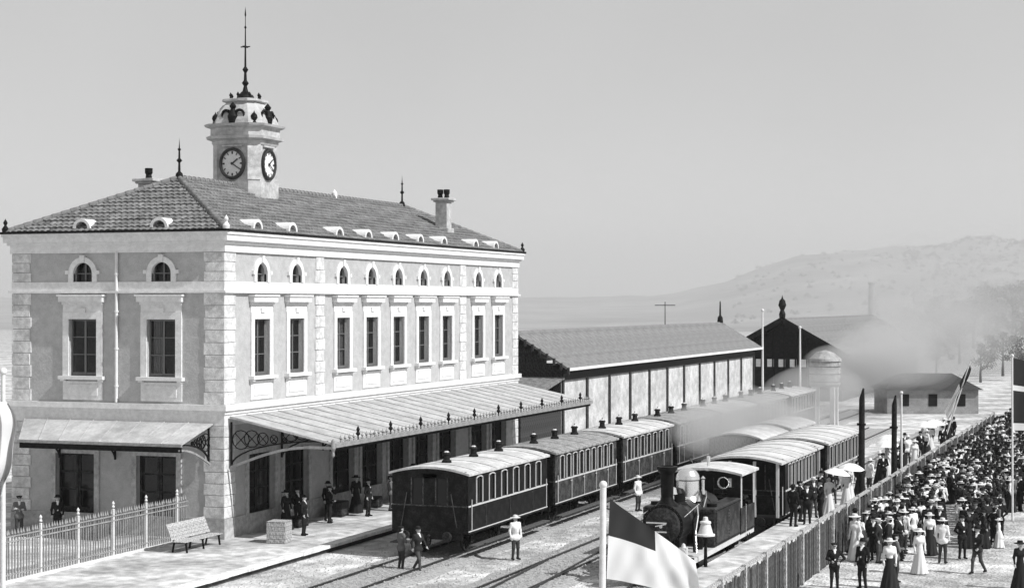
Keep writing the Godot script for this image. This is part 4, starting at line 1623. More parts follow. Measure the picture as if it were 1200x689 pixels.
func locomotive() -> void:
	var t := thing("steam_locomotive", "black tank locomotive with bright dome and side tanks, facing the flag", "locomotive", Vector3(TRACKS[2], 0, -66.4))
	# local: front at +z. front buffer beam z=+5.0, cab back z=-4.6
	var b := MB.new()
	b.bx(-1.35, 1.35, 1.12, 1.18, -4.7, 4.9)
	b.bx(-1.36, -1.28, 1.0, 1.16, -4.7, 4.9)
	b.bx(1.28, 1.36, 1.0, 1.16, -4.7, 4.9)
	put(b, "running_board", M.coach_line, t)
	b = MB.new()
	b.bx(-0.75, -0.68, 0.5, 1.12, -4.6, 4.8)
	b.bx(0.68, 0.75, 0.5, 1.12, -4.6, 4.8)
	put(b, "frame", M.loco, t)
	b = MB.new()
	b.cbx(-1.35, 1.35, 0.75, 1.22, 4.85, 5.02, 0.02)
	put(b, "buffer_beam", M.loco_tank, t)
	for s in [-1, 1]:
		b = MB.new()
		b.tube(Vector3(s * 0.92, 1.0, 5.0), Vector3(s * 0.92, 1.0, 5.4), 0.1, 0.07, 10)
		b.tube(Vector3(s * 0.92, 1.0, 5.4), Vector3(s * 0.92, 1.0, 5.46), 0.23, 0.21, 14)
		put(b, "buffer", M.loco, t)
	# boiler, smokebox
	var by := 2.2
	b = MB.new()
	b.tube(Vector3(0, by, -1.9), Vector3(0, by, 3.0), 0.66, 0.66, 24)
	for z in [-0.8, 0.6, 2.0, 2.9]:
		b.tube(Vector3(0, by, z), Vector3(0, by, z + 0.06), 0.68, 0.68, 24)
	put(b, "boiler", M.loco_tank, t)
	b = MB.new()
	b.tube(Vector3(0, by, 3.0), Vector3(0, by, 4.15), 0.76, 0.76, 24)
	b.bx(-0.6, 0.6, 1.18, 1.9, 3.1, 4.1)
	put(b, "smokebox", M.loco, t)
	var sd := put(door_disc(), "smokebox_door", M.loco_tank, t)
	b = MB.new()
	b.beam(Vector3(-0.55, by + 0.12, 4.34), Vector3(0.2, by + 0.12, 4.34), 0.05, 0.05)
	b.beam(Vector3(-0.55, by - 0.2, 4.34), Vector3(0.2, by - 0.2, 4.34), 0.05, 0.05)
	b.tube(Vector3(0, by, 4.3), Vector3(0, by, 4.42), 0.06, 0.06, 8)
	b.beam(Vector3(-0.2, by, 4.42), Vector3(0.2, by + 0.1, 4.42), 0.04, 0.04)
	put(b, "door_handle", M.brass, sd)
	# chimney with flared lip
	b = MB.new()
	b.lathe(Vector3(0, by + 0.68, 3.55), [Vector2(0.42, 0), Vector2(0.26, 0.16), Vector2(0.22, 0.3), Vector2(0.25, 1.1), Vector2(0.26, 1.15), Vector2(0.38, 1.3), Vector2(0.38, 1.4), Vector2(0.27, 1.42), Vector2(0.2, 1.0), Vector2(0.0, 0.9)], 18)
	put(b, "chimney", M.loco, t)
	# big polished steam dome and small sand dome, safety valves
	b = MB.new()
	b.lathe(Vector3(0, by + 0.55, 0.6), [Vector2(0.55, 0), Vector2(0.44, 0.18), Vector2(0.43, 0.75), Vector2(0.46, 0.8), Vector2(0.43, 0.95), Vector2(0.32, 1.12), Vector2(0.16, 1.2), Vector2(0.0, 1.22)], 20)
	put(b, "steam_dome", M.brass, t)
	b = MB.new()
	b.lathe(Vector3(0, by + 0.58, 2.15), [Vector2(0.42, 0), Vector2(0.32, 0.1), Vector2(0.32, 0.42), Vector2(0.22, 0.56), Vector2(0.0, 0.62)], 16)
	put(b, "sand_dome", M.loco, t)
	b = MB.new()
	for s in [-1, 1]:
		b.lathe(Vector3(s * 0.14, by + 0.62, -1.2), [Vector2(0.09, 0), Vector2(0.06, 0.2), Vector2(0.06, 0.55), Vector2(0.1, 0.6), Vector2(0.0, 0.7)], 8)
	put(b, "safety_valve", M.brass, t)
	# side tanks with rivet rows
	for s in [-1, 1]:
		b = MB.new()
		b.cbx(minf(s * 0.78, s * 1.38), maxf(s * 0.78, s * 1.38), 1.185, 2.62, -2.2, 1.9, 0.05)
		var tk := put(b, "side_tank", M.loco_tank, t)
		b = MB.new()
		b.bx(s * 1.395 - 0.012, s * 1.395 + 0.012, 2.5, 2.56, -2.1, 1.8)
		b.bx(s * 1.395 - 0.012, s * 1.395 + 0.012, 1.25, 1.3, -2.1, 1.8)
		b.bx(s * 1.395 - 0.012, s * 1.395 + 0.012, 1.3, 2.5, 1.72, 1.8)
		put(b, "rivet_strip", M.loco_tank, tk)
		b = MB.new()
		b.tube(Vector3(s * 1.08, 2.62, 1.2), Vector3(s * 1.08, 2.74, 1.2), 0.2, 0.2, 12)
		put(b, "filler_cap", M.loco, tk)
		# cylinder, rods
		b = MB.new()
		b.tube(Vector3(s * 1.08, 0.78, 3.0), Vector3(s * 1.08, 0.78, 4.2), 0.3, 0.3, 14)
		put(b, "cylinder", M.loco, t)
		b = MB.new()
		b.beam(Vector3(s * 1.14, 0.62, -2.6), Vector3(s * 1.14, 0.62, 2.2), 0.05, 0.1)
		b.beam(Vector3(s * 1.18, 0.7, -0.2), Vector3(s * 1.18, 0.78, 3.1), 0.05, 0.08)
		put(b, "coupling_rod", M.brass, t)
		# handrail along the boiler
		b = MB.new()
		b.tube(Vector3(s * 0.72, 2.75, 1.7), Vector3(s * 0.8, 2.55, 4.1), 0.02, 0.02, 6)
		put(b, "handrail", M.brass, t)
		# cab
		b = MB.new()
		b.bx(s * 1.38 - 0.02, s * 1.38 + 0.02, 1.185, 2.2, -4.6, -2.25)
		put(b, "cab_side", M.loco_tank, t)
		b = MB.new()
		b.tube(Vector3(s * 1.38, 2.2, -4.5), Vector3(s * 1.38, 3.5, -4.5), 0.04, 0.04, 6)
		b.bx(s * 1.36 - 0.03, s * 1.36 + 0.03, 2.2, 3.5, -2.45, -2.3)
		put(b, "cab_post", M.coach_line, t)
		b = MB.new()
		b.tube(Vector3(s * 1.42, 1.2, -3.0), Vector3(s * 1.42, 2.3, -3.0), 0.02, 0.02, 6)
		put(b, "grab_rail", M.brass, t)
		# lamps on the buffer beam
		b = MB.new()
		b.bx(s * 0.95 - 0.13, s * 0.95 + 0.13, 1.22, 1.55, 4.7, 4.95)
		b.lathe(Vector3(s * 0.95, 1.4, 4.95), [Vector2(0.12, 0), Vector2(0.12, 0.06), Vector2(0.0, 0.07)], 12, Vector3(0, 0, 1))
		b.lathe(Vector3(s * 0.95, 1.55, 4.82), [Vector2(0.1, 0), Vector2(0.06, 0.12), Vector2(0.0, 0.16)], 8)
		put(b, "lamp", M.coach_line, t)
		for z in [-2.6, -0.2, 2.2]:
			b = MB.new()
			var o := Vector3(s * 0.87, 0.167 + 0.56, z)
			b.lathe(o - Vector3(0.06, 0, 0), [Vector2(0.48, 0.0), Vector2(0.56, 0.0), Vector2(0.56, 0.12), Vector2(0.48, 0.12), Vector2(0.48, 0.0)], 20, Vector3.RIGHT)
			for k in 10:
				var a := TAU * k / 10
				b.beam(o, o + Vector3(0, cos(a), sin(a)) * 0.5, 0.05, 0.06, Vector3.RIGHT)
			put(b, "driving_wheel", M.wheel, t)
	# cab front with round windows, back and roof
	b = MB.new()
	b.bx(-1.36, -0.85, 2.6, 3.0, -2.32, -2.24)
	b.bx(0.85, 1.36, 2.6, 3.0, -2.32, -2.24)
	b.bx(-1.36, 1.36, 3.35, 3.6, -2.32, -2.24)
	b.bx(-0.3, 0.3, 2.6, 3.35, -2.32, -2.24)
	b.bx(-1.36, -1.1, 3.0, 3.35, -2.32, -2.24)
	b.bx(1.1, 1.36, 3.0, 3.35, -2.32, -2.24)
	b.bx(-0.85, 0.85, 1.2, 2.6, -2.32, -2.24)
	put(b, "cab_front", M.loco, t)
	b = MB.new()
	b.bx(-1.36, 1.36, 1.2, 2.5, -4.64, -4.58)
	put(b, "cab_back", M.loco, t)
	arched_roof(t, 1.52, 3.56, 0.2, -1.9, -4.9, M.coach_roof)
	b = MB.new()
	b.bx(-1.3, 1.3, 1.18, 2.3, -4.57, -3.9)
	put(b, "coal_bunker", M.loco, t)
	# pipes and fittings
	b = MB.new()
	b.path([Vector3(0.5, 3.1, 0.6), Vector3(0.78, 2.7, 1.4), Vector3(0.82, 2.2, 2.9), Vector3(0.95, 1.2, 3.3)], 0.05, 0.05, 6)
	b.path([Vector3(-0.5, 3.1, 0.6), Vector3(-0.78, 2.7, 1.4), Vector3(-0.82, 2.2, 2.9), Vector3(-0.95, 1.2, 3.3)], 0.05, 0.05, 6)
	put(b, "steam_pipe", M.loco, t)
	b = MB.new()
	b.lathe(Vector3(0, 3.0, 2.75), [Vector2(0.05, 0), Vector2(0.05, 0.15), Vector2(0.17, 0.2), Vector2(0.12, 0.42), Vector2(0.0, 0.48)], 10)
	put(b, "bell", M.brass, t)
	loco_details(t)

func rivets(t: Node, pts: Array) -> void:
	var b := MB.new()
	for p in pts:
		b.ball(p, Vector3(0.022, 0.022, 0.022), 5, 3)
	put(b, "rivets", M.loco_tank, t)

func loco_details(t: Node) -> void:
	var by := 2.2
	var pts := []
	for k in 28:
		var a := TAU * k / 28
		pts.append(Vector3(cos(a) * 0.71, by + sin(a) * 0.71, 4.155))
		pts.append(Vector3(cos(a) * 0.765, by + sin(a) * 0.765, 3.08))
		pts.append(Vector3(cos(a) * 0.765, by + sin(a) * 0.765, 4.08))
	for s in [-1, 1]:
		for k in 34:
			pts.append(Vector3(s * 1.41, 2.53, -2.05 + k * 0.115))
			pts.append(Vector3(s * 1.41, 1.275, -2.05 + k * 0.115))
		for k in 10:
			pts.append(Vector3(s * 1.41, 1.35 + k * 0.12, 1.76))
			pts.append(Vector3(s * 1.41, 1.35 + k * 0.12, -0.2))
		for k in 8:
			pts.append(Vector3(s * (0.85 + k * 0.065), 2.5, 1.91))
		for k in 16:
			pts.append(Vector3(s * 1.41, 1.24, -4.55 + k * 0.145))
	rivets(t, pts)
	for s in [-1, 1]:
		var b := MB.new()
		b.bx(s * 1.3 - 0.14, s * 1.3 + 0.14, 0.45, 0.5, -3.6, -3.2)
		b.bx(s * 1.3 - 0.14, s * 1.3 + 0.14, 0.8, 0.85, -3.6, -3.2)
		b.bx(s * 1.42 - 0.015, s * 1.42 + 0.015, 0.45, 1.1, -3.62, -3.57)
		b.bx(s * 1.42 - 0.015, s * 1.42 + 0.015, 0.45, 1.1, -3.23, -3.18)
		put(b, "cab_steps", M.loco, t)
		b = MB.new()
		b.lathe(Vector3(s * 0.9, 1.18, 2.4), [Vector2(0.14, 0), Vector2(0.14, 0.5), Vector2(0.18, 0.52), Vector2(0.18, 0.6), Vector2(0.1, 0.66), Vector2(0.1, 1.0), Vector2(0.0, 1.05)], 10)
		put(b, "pump", M.loco, t)
		b = MB.new()
		b.beam(Vector3(s * 0.62, 1.22, 4.75), Vector3(s * 0.2, 2.0, 4.2), 0.03, 0.03)
		b.bx(s * 0.5 - 0.12, s * 0.5 + 0.12, 1.35, 1.39, 4.2, 4.7)
		put(b, "front_step", M.loco, t)
		b = MB.new()
		b.path([Vector3(s * 0.7, 2.72, 1.9), Vector3(s * 0.86, 2.4, 2.4), Vector3(s * 0.9, 1.9, 2.9), Vector3(s * 1.05, 1.1, 3.4)], 0.035, 0.035, 6)
		b.path([Vector3(s * 0.3, 2.95, -1.0), Vector3(s * 0.6, 2.85, 0.1), Vector3(s * 0.74, 2.5, 1.2)], 0.025, 0.025, 6)
		put(b, "feed_pipe", M.brass, t)
		b = MB.new()
		b.lathe(Vector3(s * 0.7, 3.17, -2.27), [Vector2(0.2, -0.06), Vector2(0.24, -0.06), Vector2(0.24, 0.09), Vector2(0.2, 0.09)], 14, Vector3(0, 0, 1))
		put(b, "spectacle_ring", M.brass, t)
	var b := MB.new()
	b.lathe(Vector3(0.0, 3.75, -2.6), [Vector2(0.05, 0), Vector2(0.05, 0.2), Vector2(0.08, 0.22), Vector2(0.08, 0.4), Vector2(0.0, 0.44)], 8)
	put(b, "whistle", M.brass, t)
	b = MB.new()
	b.tube(Vector3(0, 1.0, 5.0), Vector3(0, 0.95, 5.3), 0.05, 0.04, 8)
	for k in 3:
		b.bx(-0.05, 0.05, 0.78 - k * 0.13, 0.9 - k * 0.13, 5.2, 5.28)
	put(b, "coupling", M.loco, t)
	b = MB.new()
	for i in 40:
		var q := Vector3(sin(i * 12.9) * 1.1, 2.3 + 0.12 * absf(sin(i * 4.1)), -4.25 + 0.25 * cos(i * 7.7))
		b.ball(q, Vector3(0.13, 0.1, 0.13), 5, 3)
	put(b, "coal", M.coach_frame, t)

func door_disc() -> MB:
	var b := MB.new()
	b.lathe(Vector3(0, 2.2, 4.15), [Vector2(0.66, 0), Vector2(0.66, 0.04), Vector2(0.6, 0.08), Vector2(0.4, 0.14), Vector2(0.0, 0.18)], 24, Vector3(0, 0, 1))
	return b

func water_tower() -> void:
	var t := thing("water_tower", "pale rounded water tank on white legs beside the far carriages", "water tower", Vector3(-26.1, 0, -143.0))
	for sx in [-1, 1]:
		for sz in [-1, 1]:
			var b := MB.new()
			b.bx(sx * 0.75 - 0.18, sx * 0.75 + 0.18, 0.0, 3.5, sz * 0.75 - 0.18, sz * 0.75 + 0.18)
			put(b, "leg", M.trim, t)
	var b := MB.new()
	b.lathe(Vector3(0, 3.5, 0), [Vector2(0.0, 0), Vector2(1.1, 0), Vector2(1.25, 0.2), Vector2(1.25, 2.0), Vector2(1.35, 2.05), Vector2(1.3, 2.25), Vector2(0.7, 2.75), Vector2(0.0, 2.95)], 20)
	put(b, "tank", M.tank_white, t)
	b = MB.new()
	for y in [3.9, 4.5, 5.1]:
		b.tube(Vector3(0, y, 0), Vector3(0, y + 0.06, 0), 1.27, 1.27, 20)
	put(b, "hoop", M.iron, t)

# ---------------------------------------------------------------- fences and small things
func fence_pickets() -> void:
	var t := thing("picket_fence", "pale iron picket fence with spear tops in front of the narrow facade", "fence")
	var x := -38.7
	var z0 := -50.5
	var z1 := -65.6
	var pk := MB.new()
	pk.bx(-0.02, 0.02, 0.3, 1.95, -0.02, 0.02)
	pk.lathe(Vector3(0, 1.95, 0), [Vector2(0.03, 0), Vector2(0.055, 0.06), Vector2(0.0, 0.24)], 5)
	var me := pk.mesh(M.iron_pale)
	var z := z0
	var i := 0
	var rng := RandomNumberGenerator.new()
	rng.seed = 12
	while z > z1:
		if i % 14 == 0:
			var b := MB.new()
			b.cbx(-0.045, 0.045, 0.25, 2.2, -0.045, 0.045, 0.01)
			b.lathe(Vector3(0, 2.25, 0), [Vector2(0.06, 0), Vector2(0.06, 0.04), Vector2(0.03, 0.08), Vector2(0.06, 0.16), Vector2(0.0, 0.26)], 8)
			put(b, "post", M.pole_pale, t).position = Vector3(x, 0, z)
		else:
			var p := putm(me, "picket", t, Vector3(x, rng.randf_range(-0.015, 0.015), z))
			p.rotation = Vector3(rng.randf_range(-0.012, 0.012), 0, rng.randf_range(-0.012, 0.012))
		z -= 0.17
		i += 1
	for y in [0.55, 1.72, 1.9]:
		var b := MB.new()
		b.bx(x + 0.022, x + 0.05, y, y + 0.05, z1, z0)
		put(b, "rail", M.iron_pale, t)
	# a kerb under it
	var b := MB.new()
	b.cbx(x - 0.12, x + 0.12, 0.28, 0.4, z1, z0, 0.02)
	put(b, "kerb", M.coping, t)

func fence_planks() -> void:
	var t := thing("plank_fence", "tall weathered plank fence between the platform and the crowd", "fence")
	var x := -12.7
	var z0 := -46.0
	var rng := RandomNumberGenerator.new()
	rng.seed = 77
	var ms := []
	for m in [M.boards, M.boards_b, M.boards_c, M.boards]:
		var b := MB.new()
		var h := 1.72 + 0.04 * ms.size()
		b.extr([Vector2(-0.1, 0), Vector2(0.1, 0), Vector2(0.1, h - 0.06), Vector2(0.0, h), Vector2(-0.1, h - 0.06)], Vector3(-0.012, 0, 0), Vector3(0, 0, 1), Vector3.UP, Vector3(0.024, 0, 0))
		ms.append(b.mesh(m))
	for k in 296:
		var p := putm(ms[rng.randi() % 4], "plank", t, Vector3(x + 0.05 + rng.randf_range(-0.008, 0.008), rng.randf_range(-0.03, 0.03), z0 - k * 0.225))
		p.rotation = Vector3(rng.randf_range(-0.012, 0.012), rng.randf_range(-0.05, 0.05), 0)
	var far := MB.new()
	for k in 120:
		var z := z0 - 296 * 0.225 - k * 0.225
		far.bx(x + 0.04, x + 0.06, 0.0, 1.75 + rng.randf_range(-0.05, 0.05), z - 0.1, z + 0.1)
	put(far, "far_planks", M.boards, t).set_meta("kind", "stuff")
	for y in [0.5, 1.45]:
		var b := MB.new()
		b.bx(x - 0.04, x + 0.035, y, y + 0.1, z0 - 93.0, z0)
		put(b, "rail", M.boards_b, t)
	var b := MB.new()
	b.bx(x - 0.06, x + 0.1, 1.86, 1.93, z0 - 93.0, z0)
	put(b, "top_rail", M.rail_pale, t)
	var z := z0
	while z > z0 - 93.0:
		b = MB.new()
		b.cbx(-0.08, 0.08, 0.0, 2.0, -0.08, 0.08, 0.01)
		put(b, "post", M.rail_pale, t).position = Vector3(x + 0.07, 0, z)
		z -= 3.1

func platform_things() -> void:
	# bench with a leaning back, along the platform
	var t := thing("bench", "pale slatted bench with leaning back at the corner of the station", "bench", Vector3(-37.0, 0.3, -63.4))
	for k in 4:
		var b := MB.new()
		b.cbx(-0.2 + k * 0.15, -0.2 + k * 0.15 + 0.13, 0.42, 0.46, -1.5, 1.5, 0.008)
		put(b, "seat_slat", M.bench, t)
	for k in 5:
		var b := MB.new()
		var y := 0.5 + k * 0.125
		var x := -0.24 - k * 0.055
		b.extr([Vector2(0, 0), Vector2(0.03, 0), Vector2(-0.018, 0.115), Vector2(-0.048, 0.115)], Vector3(x, y, -1.5), Vector3.RIGHT, Vector3.UP, Vector3(0, 0, 3.0))
		put(b, "back_slat", M.bench, t)
	for z in [-1.3, 0.0, 1.3]:
		var b := MB.new()
		b.beam(Vector3(0.36, 0.0, z), Vector3(0.3, 0.42, z), 0.06, 0.06)
		b.beam(Vector3(-0.3, 0.0, z), Vector3(-0.22, 0.42, z), 0.06, 0.06)
		b.beam(Vector3(-0.24, 0.42, z), Vector3(-0.53, 1.12, z), 0.05, 0.05)
		b.bx(-0.26, 0.36, 0.36, 0.42, z - 0.03, z + 0.03)
		put(b, "leg", M.iron, t)
	# wooden crate
	t = thing("crate", "pale square wooden crate standing on the platform by the station corner", "crate", Vector3(-34.7, 0.3, -66.2), 0.12)
	for k in 5:
		for s in [-1, 1]:
			var b := MB.new()
			b.bx(-0.4, 0.4, 0.02 + k * 0.17, 0.02 + k * 0.17 + 0.155, s * 0.4 - 0.015, s * 0.4 + 0.015)
			put(b, "board", M.bench, t)
			b = MB.new()
			b.bx(s * 0.4 - 0.015, s * 0.4 + 0.015, 0.02 + k * 0.17, 0.02 + k * 0.17 + 0.155, -0.38, 0.38)
			put(b, "board", M.bench, t)
	for k in 5:
		var b := MB.new()
		b.bx(-0.41 + k * 0.165, -0.41 + k * 0.165 + 0.155, 0.875, 0.9, -0.42, 0.42)
		put(b, "lid_board", M.bench, t)
	for sx in [-1, 1]:
		for sz in [-1, 1]:
			var b := MB.new()
			b.bx(sx * 0.37 - 0.03, sx * 0.37 + 0.03, 0.0, 0.87, sz * 0.355 - 0.03, sz * 0.355 + 0.03)
			put(b, "corner_post", M.bench, t)
	# lantern on a short post beside the locomotive
	t = thing("lantern_post", "bell-shaped pale lantern on a dark post beside the locomotive", "lantern", on_ground(827, 664, 0.85))
	var b := MB.new()
	b.tube(Vector3(0, 0, 0), Vector3(0, 1.1, 0), 0.07, 0.05, 8)
	put(b, "post", M.iron, t)
	b = MB.new()
	b.lathe(Vector3(0, 1.1, 0), [Vector2(0.0, 0), Vector2(0.34, 0.0), Vector2(0.34, 0.06), Vector2(0.27, 0.08), Vector2(0.17, 0.42), Vector2(0.2, 0.44), Vector2(0.2, 0.5), Vector2(0.1, 0.54), Vector2(0.08, 0.66), Vector2(0.0, 0.68)], 14)
	put(b, "lamp_head", M.pole_pale, t)
	# barrels/trunks under the canopy
	for k in 3:
		var tr := thing("luggage_trunk", ["flat dark trunk beside the first station door", "tall dark trunk leaning by the second station door", "stacked dark trunk near the third station door"][k], "trunk", Vector3(-36.4, 0.3, [-71.1, -75.3, -79.2][k]), 0.1 * k)
		b = MB.new()
		b.cbx(-0.35, 0.35, 0.0, [0.45, 0.7, 0.5][k], -0.5, 0.5, 0.03)
		put(b, "case", M.door, tr)
		b = MB.new()
		b.bx(-0.36, 0.36, 0.12, 0.16, -0.51, 0.51)
		b.bx(-0.36, 0.36, 0.32, 0.36, -0.51, 0.51)
		put(b, "strap", M.coach_mid, tr)

func flag_cloth(cols: int, rows: int, place: Callable, tone: Callable) -> MB:
	var b := MB.new()
	b.colored = true
	var P := []
	for i in cols + 1:
		var c := []
		for j in rows + 1:
			c.append(place.call(float(i) / cols, float(j) / rows))
		P.append(c)
	for i in cols:
		for j in rows:
			var g: float = tone.call((i + 0.5) / cols, (j + 0.5) / rows)
			b.col = Color(g, g, g)
			b.quad(P[i][j + 1], P[i + 1][j + 1], P[i + 1][j], P[i][j])
			var o := Vector3(-0.004, 0, -0.006)
			b.quad(P[i][j] + o, P[i + 1][j] + o, P[i + 1][j + 1] + o, P[i][j + 1] + o)
	return b

func poles_and_flags() -> void:
	var rt := Vector3(cos(YAW), 0, -sin(YAW))
	var fw := Vector3(-sin(YAW), 0, -cos(YAW))
	# big flag in the foreground: dark upper quarter, white field, drooping fly
	var d := 30.0
	var k := d / FOC
	var top := at_depth(706, 570, d)
	var t := thing("flagpole", "pale pole flying a white flag with dark corner before the locomotive", "flag", Vector3(top.x, 0, top.z))
	var b := MB.new()
	b.tube(Vector3(-0.045, 0, 0.0), Vector3(0.015, top.y - 0.0, 0), 0.06, 0.055, 12)
	b.ball(Vector3(0.015, top.y + 0.03, 0), Vector3(0.07, 0.07, 0.07), 10, 6)
	put(b, "pole", M.pole_pale, t)
	var place := func(u: float, row: float) -> Vector3:
		var vb := 0.46 - 0.22 * minf(u, 0.525)
		var v := row * 2.0 * vb if row < 0.5 else vb + (row - 0.5) * 2.0 * (1.0 - vb)
		# outline in photo pixels relative to the top of the hoist, at the pole's distance
		var tx := lerpf(0.0, 100.0, u)
		var ty := 14.0 + 62.0 * pow(u, 0.9) + 12.0 * u * u
		var bx := lerpf(-4.0, 108.0, u)
		var by := 108.0 + 14.0 * u + 18.0 * u * u
		var p := Vector2(lerpf(tx, bx, v) + 9.0, lerpf(ty, by, v))
		var wv := 0.06 * sin(u * 9.0 + v * 2.2) * u + 0.02 * sin(u * 19.0 - v * 6.0) * u + 0.01 * sin(u * 31.0 + v * 9.0) + 0.02 * sin(v * 6.0 + u * 3.0) * (0.3 + u)
		return rt * (p.x * k) + Vector3.UP * (top.y - p.y * k) + fw * wv
	var tone := func(u: float, v: float) -> float:
		return 0.03 if v < 0.5 and u < 0.525 else 0.8
	put(flag_cloth(40, 26, place, tone), "flag_cloth", M.flag, t)
	# white flag hanging from a pole at the edge of the yard
	d = 40.0
	var k2 := d / FOC
	var top2 := at_depth(3, 438, d)
	t = thing("flagpole", "pole with a limp plain white flag by the picket fence", "flag", Vector3(top2.x, 0, top2.z))
	b = MB.new()
	b.tube(Vector3(0, 0, 0), Vector3(0, top2.y, 0), 0.07, 0.05, 10)
	b.ball(Vector3(0, top2.y + 0.05, 0), Vector3(0.09, 0.09, 0.09), 10, 6)
	put(b, "pole", M.pole_pale, t)
	var place2 := func(u: float, v: float) -> Vector3:
		var w := 22.0 * (0.30 + 0.6 * sin(clampf(v * 1.15, 0.0, 1.0) * PI) + 0.12 * sin(v * 11.0)) * (1.0 - 0.3 * v)
		var p := Vector2(-26.0 + u * (26.0 + w), 24.0 + 118.0 * v + 10.0 * u * (1.0 - v))
		var wv := 0.24 * sin(u * 15.0 + v * 1.5) * (0.4 + 0.6 * u) + 0.06 * sin(v * 9.0 + u * 6.0)
		return rt * (p.x * k2) + Vector3.UP * (top2.y - p.y * k2) + fw * (wv - 0.2)
	put(flag_cloth(24, 24, place2, func(_u: float, _v: float) -> float: return 0.66), "flag_cloth", M.flag, t)
	# telegraph poles behind the plank fence
	for q in [[1007, 455, -13.4, -82.6, "dark stout pole with pointed top beside the plank fence"], [1045, 463, -13.4, -92.8, "dark slim pole beside the white staff at the plank fence"]]:
		var p := Vector3(q[2], 0, q[3])
		var zc := -p.x * sin(YAW) - p.z * cos(YAW)
		var h: float = CAM_H - (q[1] - 355.0) * zc / FOC
		t = thing("timber_pole", q[4], "pole", p)
		b = MB.new()
		b.tube(Vector3(0, 0.2, 0), Vector3(0.03, h - 0.5, 0), 0.16, 0.13, 10)
		b.tube(Vector3(0.03, h - 0.5, 0), Vector3(0.1, h, 0), 0.13, 0.04, 10)
		put(b, "shaft", M.pole_dark, t)
		b = MB.new()
		b.tube(Vector3(0.0, h - 1.7, 0), Vector3(0.0, h - 1.6, 0), 0.21, 0.21, 10)
		put(b, "band", M.iron, t)
	var wp := Vector3(-12.9, 0, -92.0)
	t = thing("white_staff", "thin white staff beside the slim dark pole", "pole", wp)
	b = MB.new()
	b.tube(Vector3.ZERO, Vector3(0, 5.6, 0), 0.06, 0.05, 8)
	b.ball(Vector3(0, 5.65, 0), Vector3(0.09, 0.09, 0.09), 8, 5)
	put(b, "shaft", M.pole_pale, t)
	# white flagstaffs before the far sheds
	for q in [[938, 385, 448, 178.0, "tall white flagstaff before the dark gabled shed"], [894, 365, 470, 172.0, "thin white mast at the far corner of the goods shed"]]:
		var p := at_depth(q[0], q[2], q[3])
		var h: float = at_depth(q[0], q[1], q[3]).y
		t = thing("white_staff", q[4], "pole", Vector3(p.x, 0, p.z))
		b = MB.new()
		b.tube(Vector3.ZERO, Vector3(0, h, 0), 0.13, 0.08, 8)
		b.ball(Vector3(0, h + 0.1, 0), Vector3(0.16, 0.16, 0.16), 8, 5)
		put(b, "shaft", M.pole_pale, t)
	# leaning two-tone banner over the crowd
	var bp := at_depth(1122, 560, 112.0)
	t = thing("flagpole", "leaning staff with a drooping half dark half white banner above the crowd", "flag", Vector3(bp.x, 0, bp.z))
	b = MB.new()
	b.tube(Vector3(-1.0, 0.8, 0), Vector3(0.8, 6.5, 0), 0.05, 0.04, 8)
	put(b, "pole", M.pole_pale, t)
	var place3 := func(u: float, v: float) -> Vector3:
		var a := Vector3(0.78, 6.4, 0).lerp(Vector3(-0.75, 3.4, 0), v)
		return a + Vector3(0.16 + 0.1 * sin(v * 9.0), -0.55, 0.1 * sin(u * 12.0 + v * 6.0)) * u * (0.6 + 0.4 * v)
	var tone3 := func(_u: float, v: float) -> float:
		return 0.03 if v < 0.42 else 0.8
	put(flag_cloth(10, 24, place3, tone3), "flag_cloth", M.flag, t)
	# dark flag at the edge of the crowd
	var ep := at_depth(1187, 418, 84.0)
	t = thing("flagpole", "white staff with a large dark flag with pale lower hem over the crowd", "flag", Vector3(ep.x, 0, ep.z))
	b = MB.new()
	b.tube(Vector3.ZERO, Vector3(0, ep.y, 0), 0.05, 0.04, 8)
	b.ball(Vector3(0, ep.y + 0.05, 0), Vector3(0.08, 0.08, 0.08), 8, 5)
	put(b, "pole", M.pole_pale, t)
	var place4 := func(u: float, v: float) -> Vector3:
		return Vector3(0.03, ep.y - 0.05 - 3.4 * v - 0.5 * u * (1.0 - v), 0) + rt * (2.2 * u) + fw * (0.22 * sin(u * 8.0 + v * 3.0) * u)
	var tone4 := func(_u: float, v: float) -> float:
		return 0.02 if v < 0.9 and not (v > 0.38 and v < 0.44) else 0.75
	put(flag_cloth(20, 40, place4, tone4), "flag_cloth", M.flag, t)

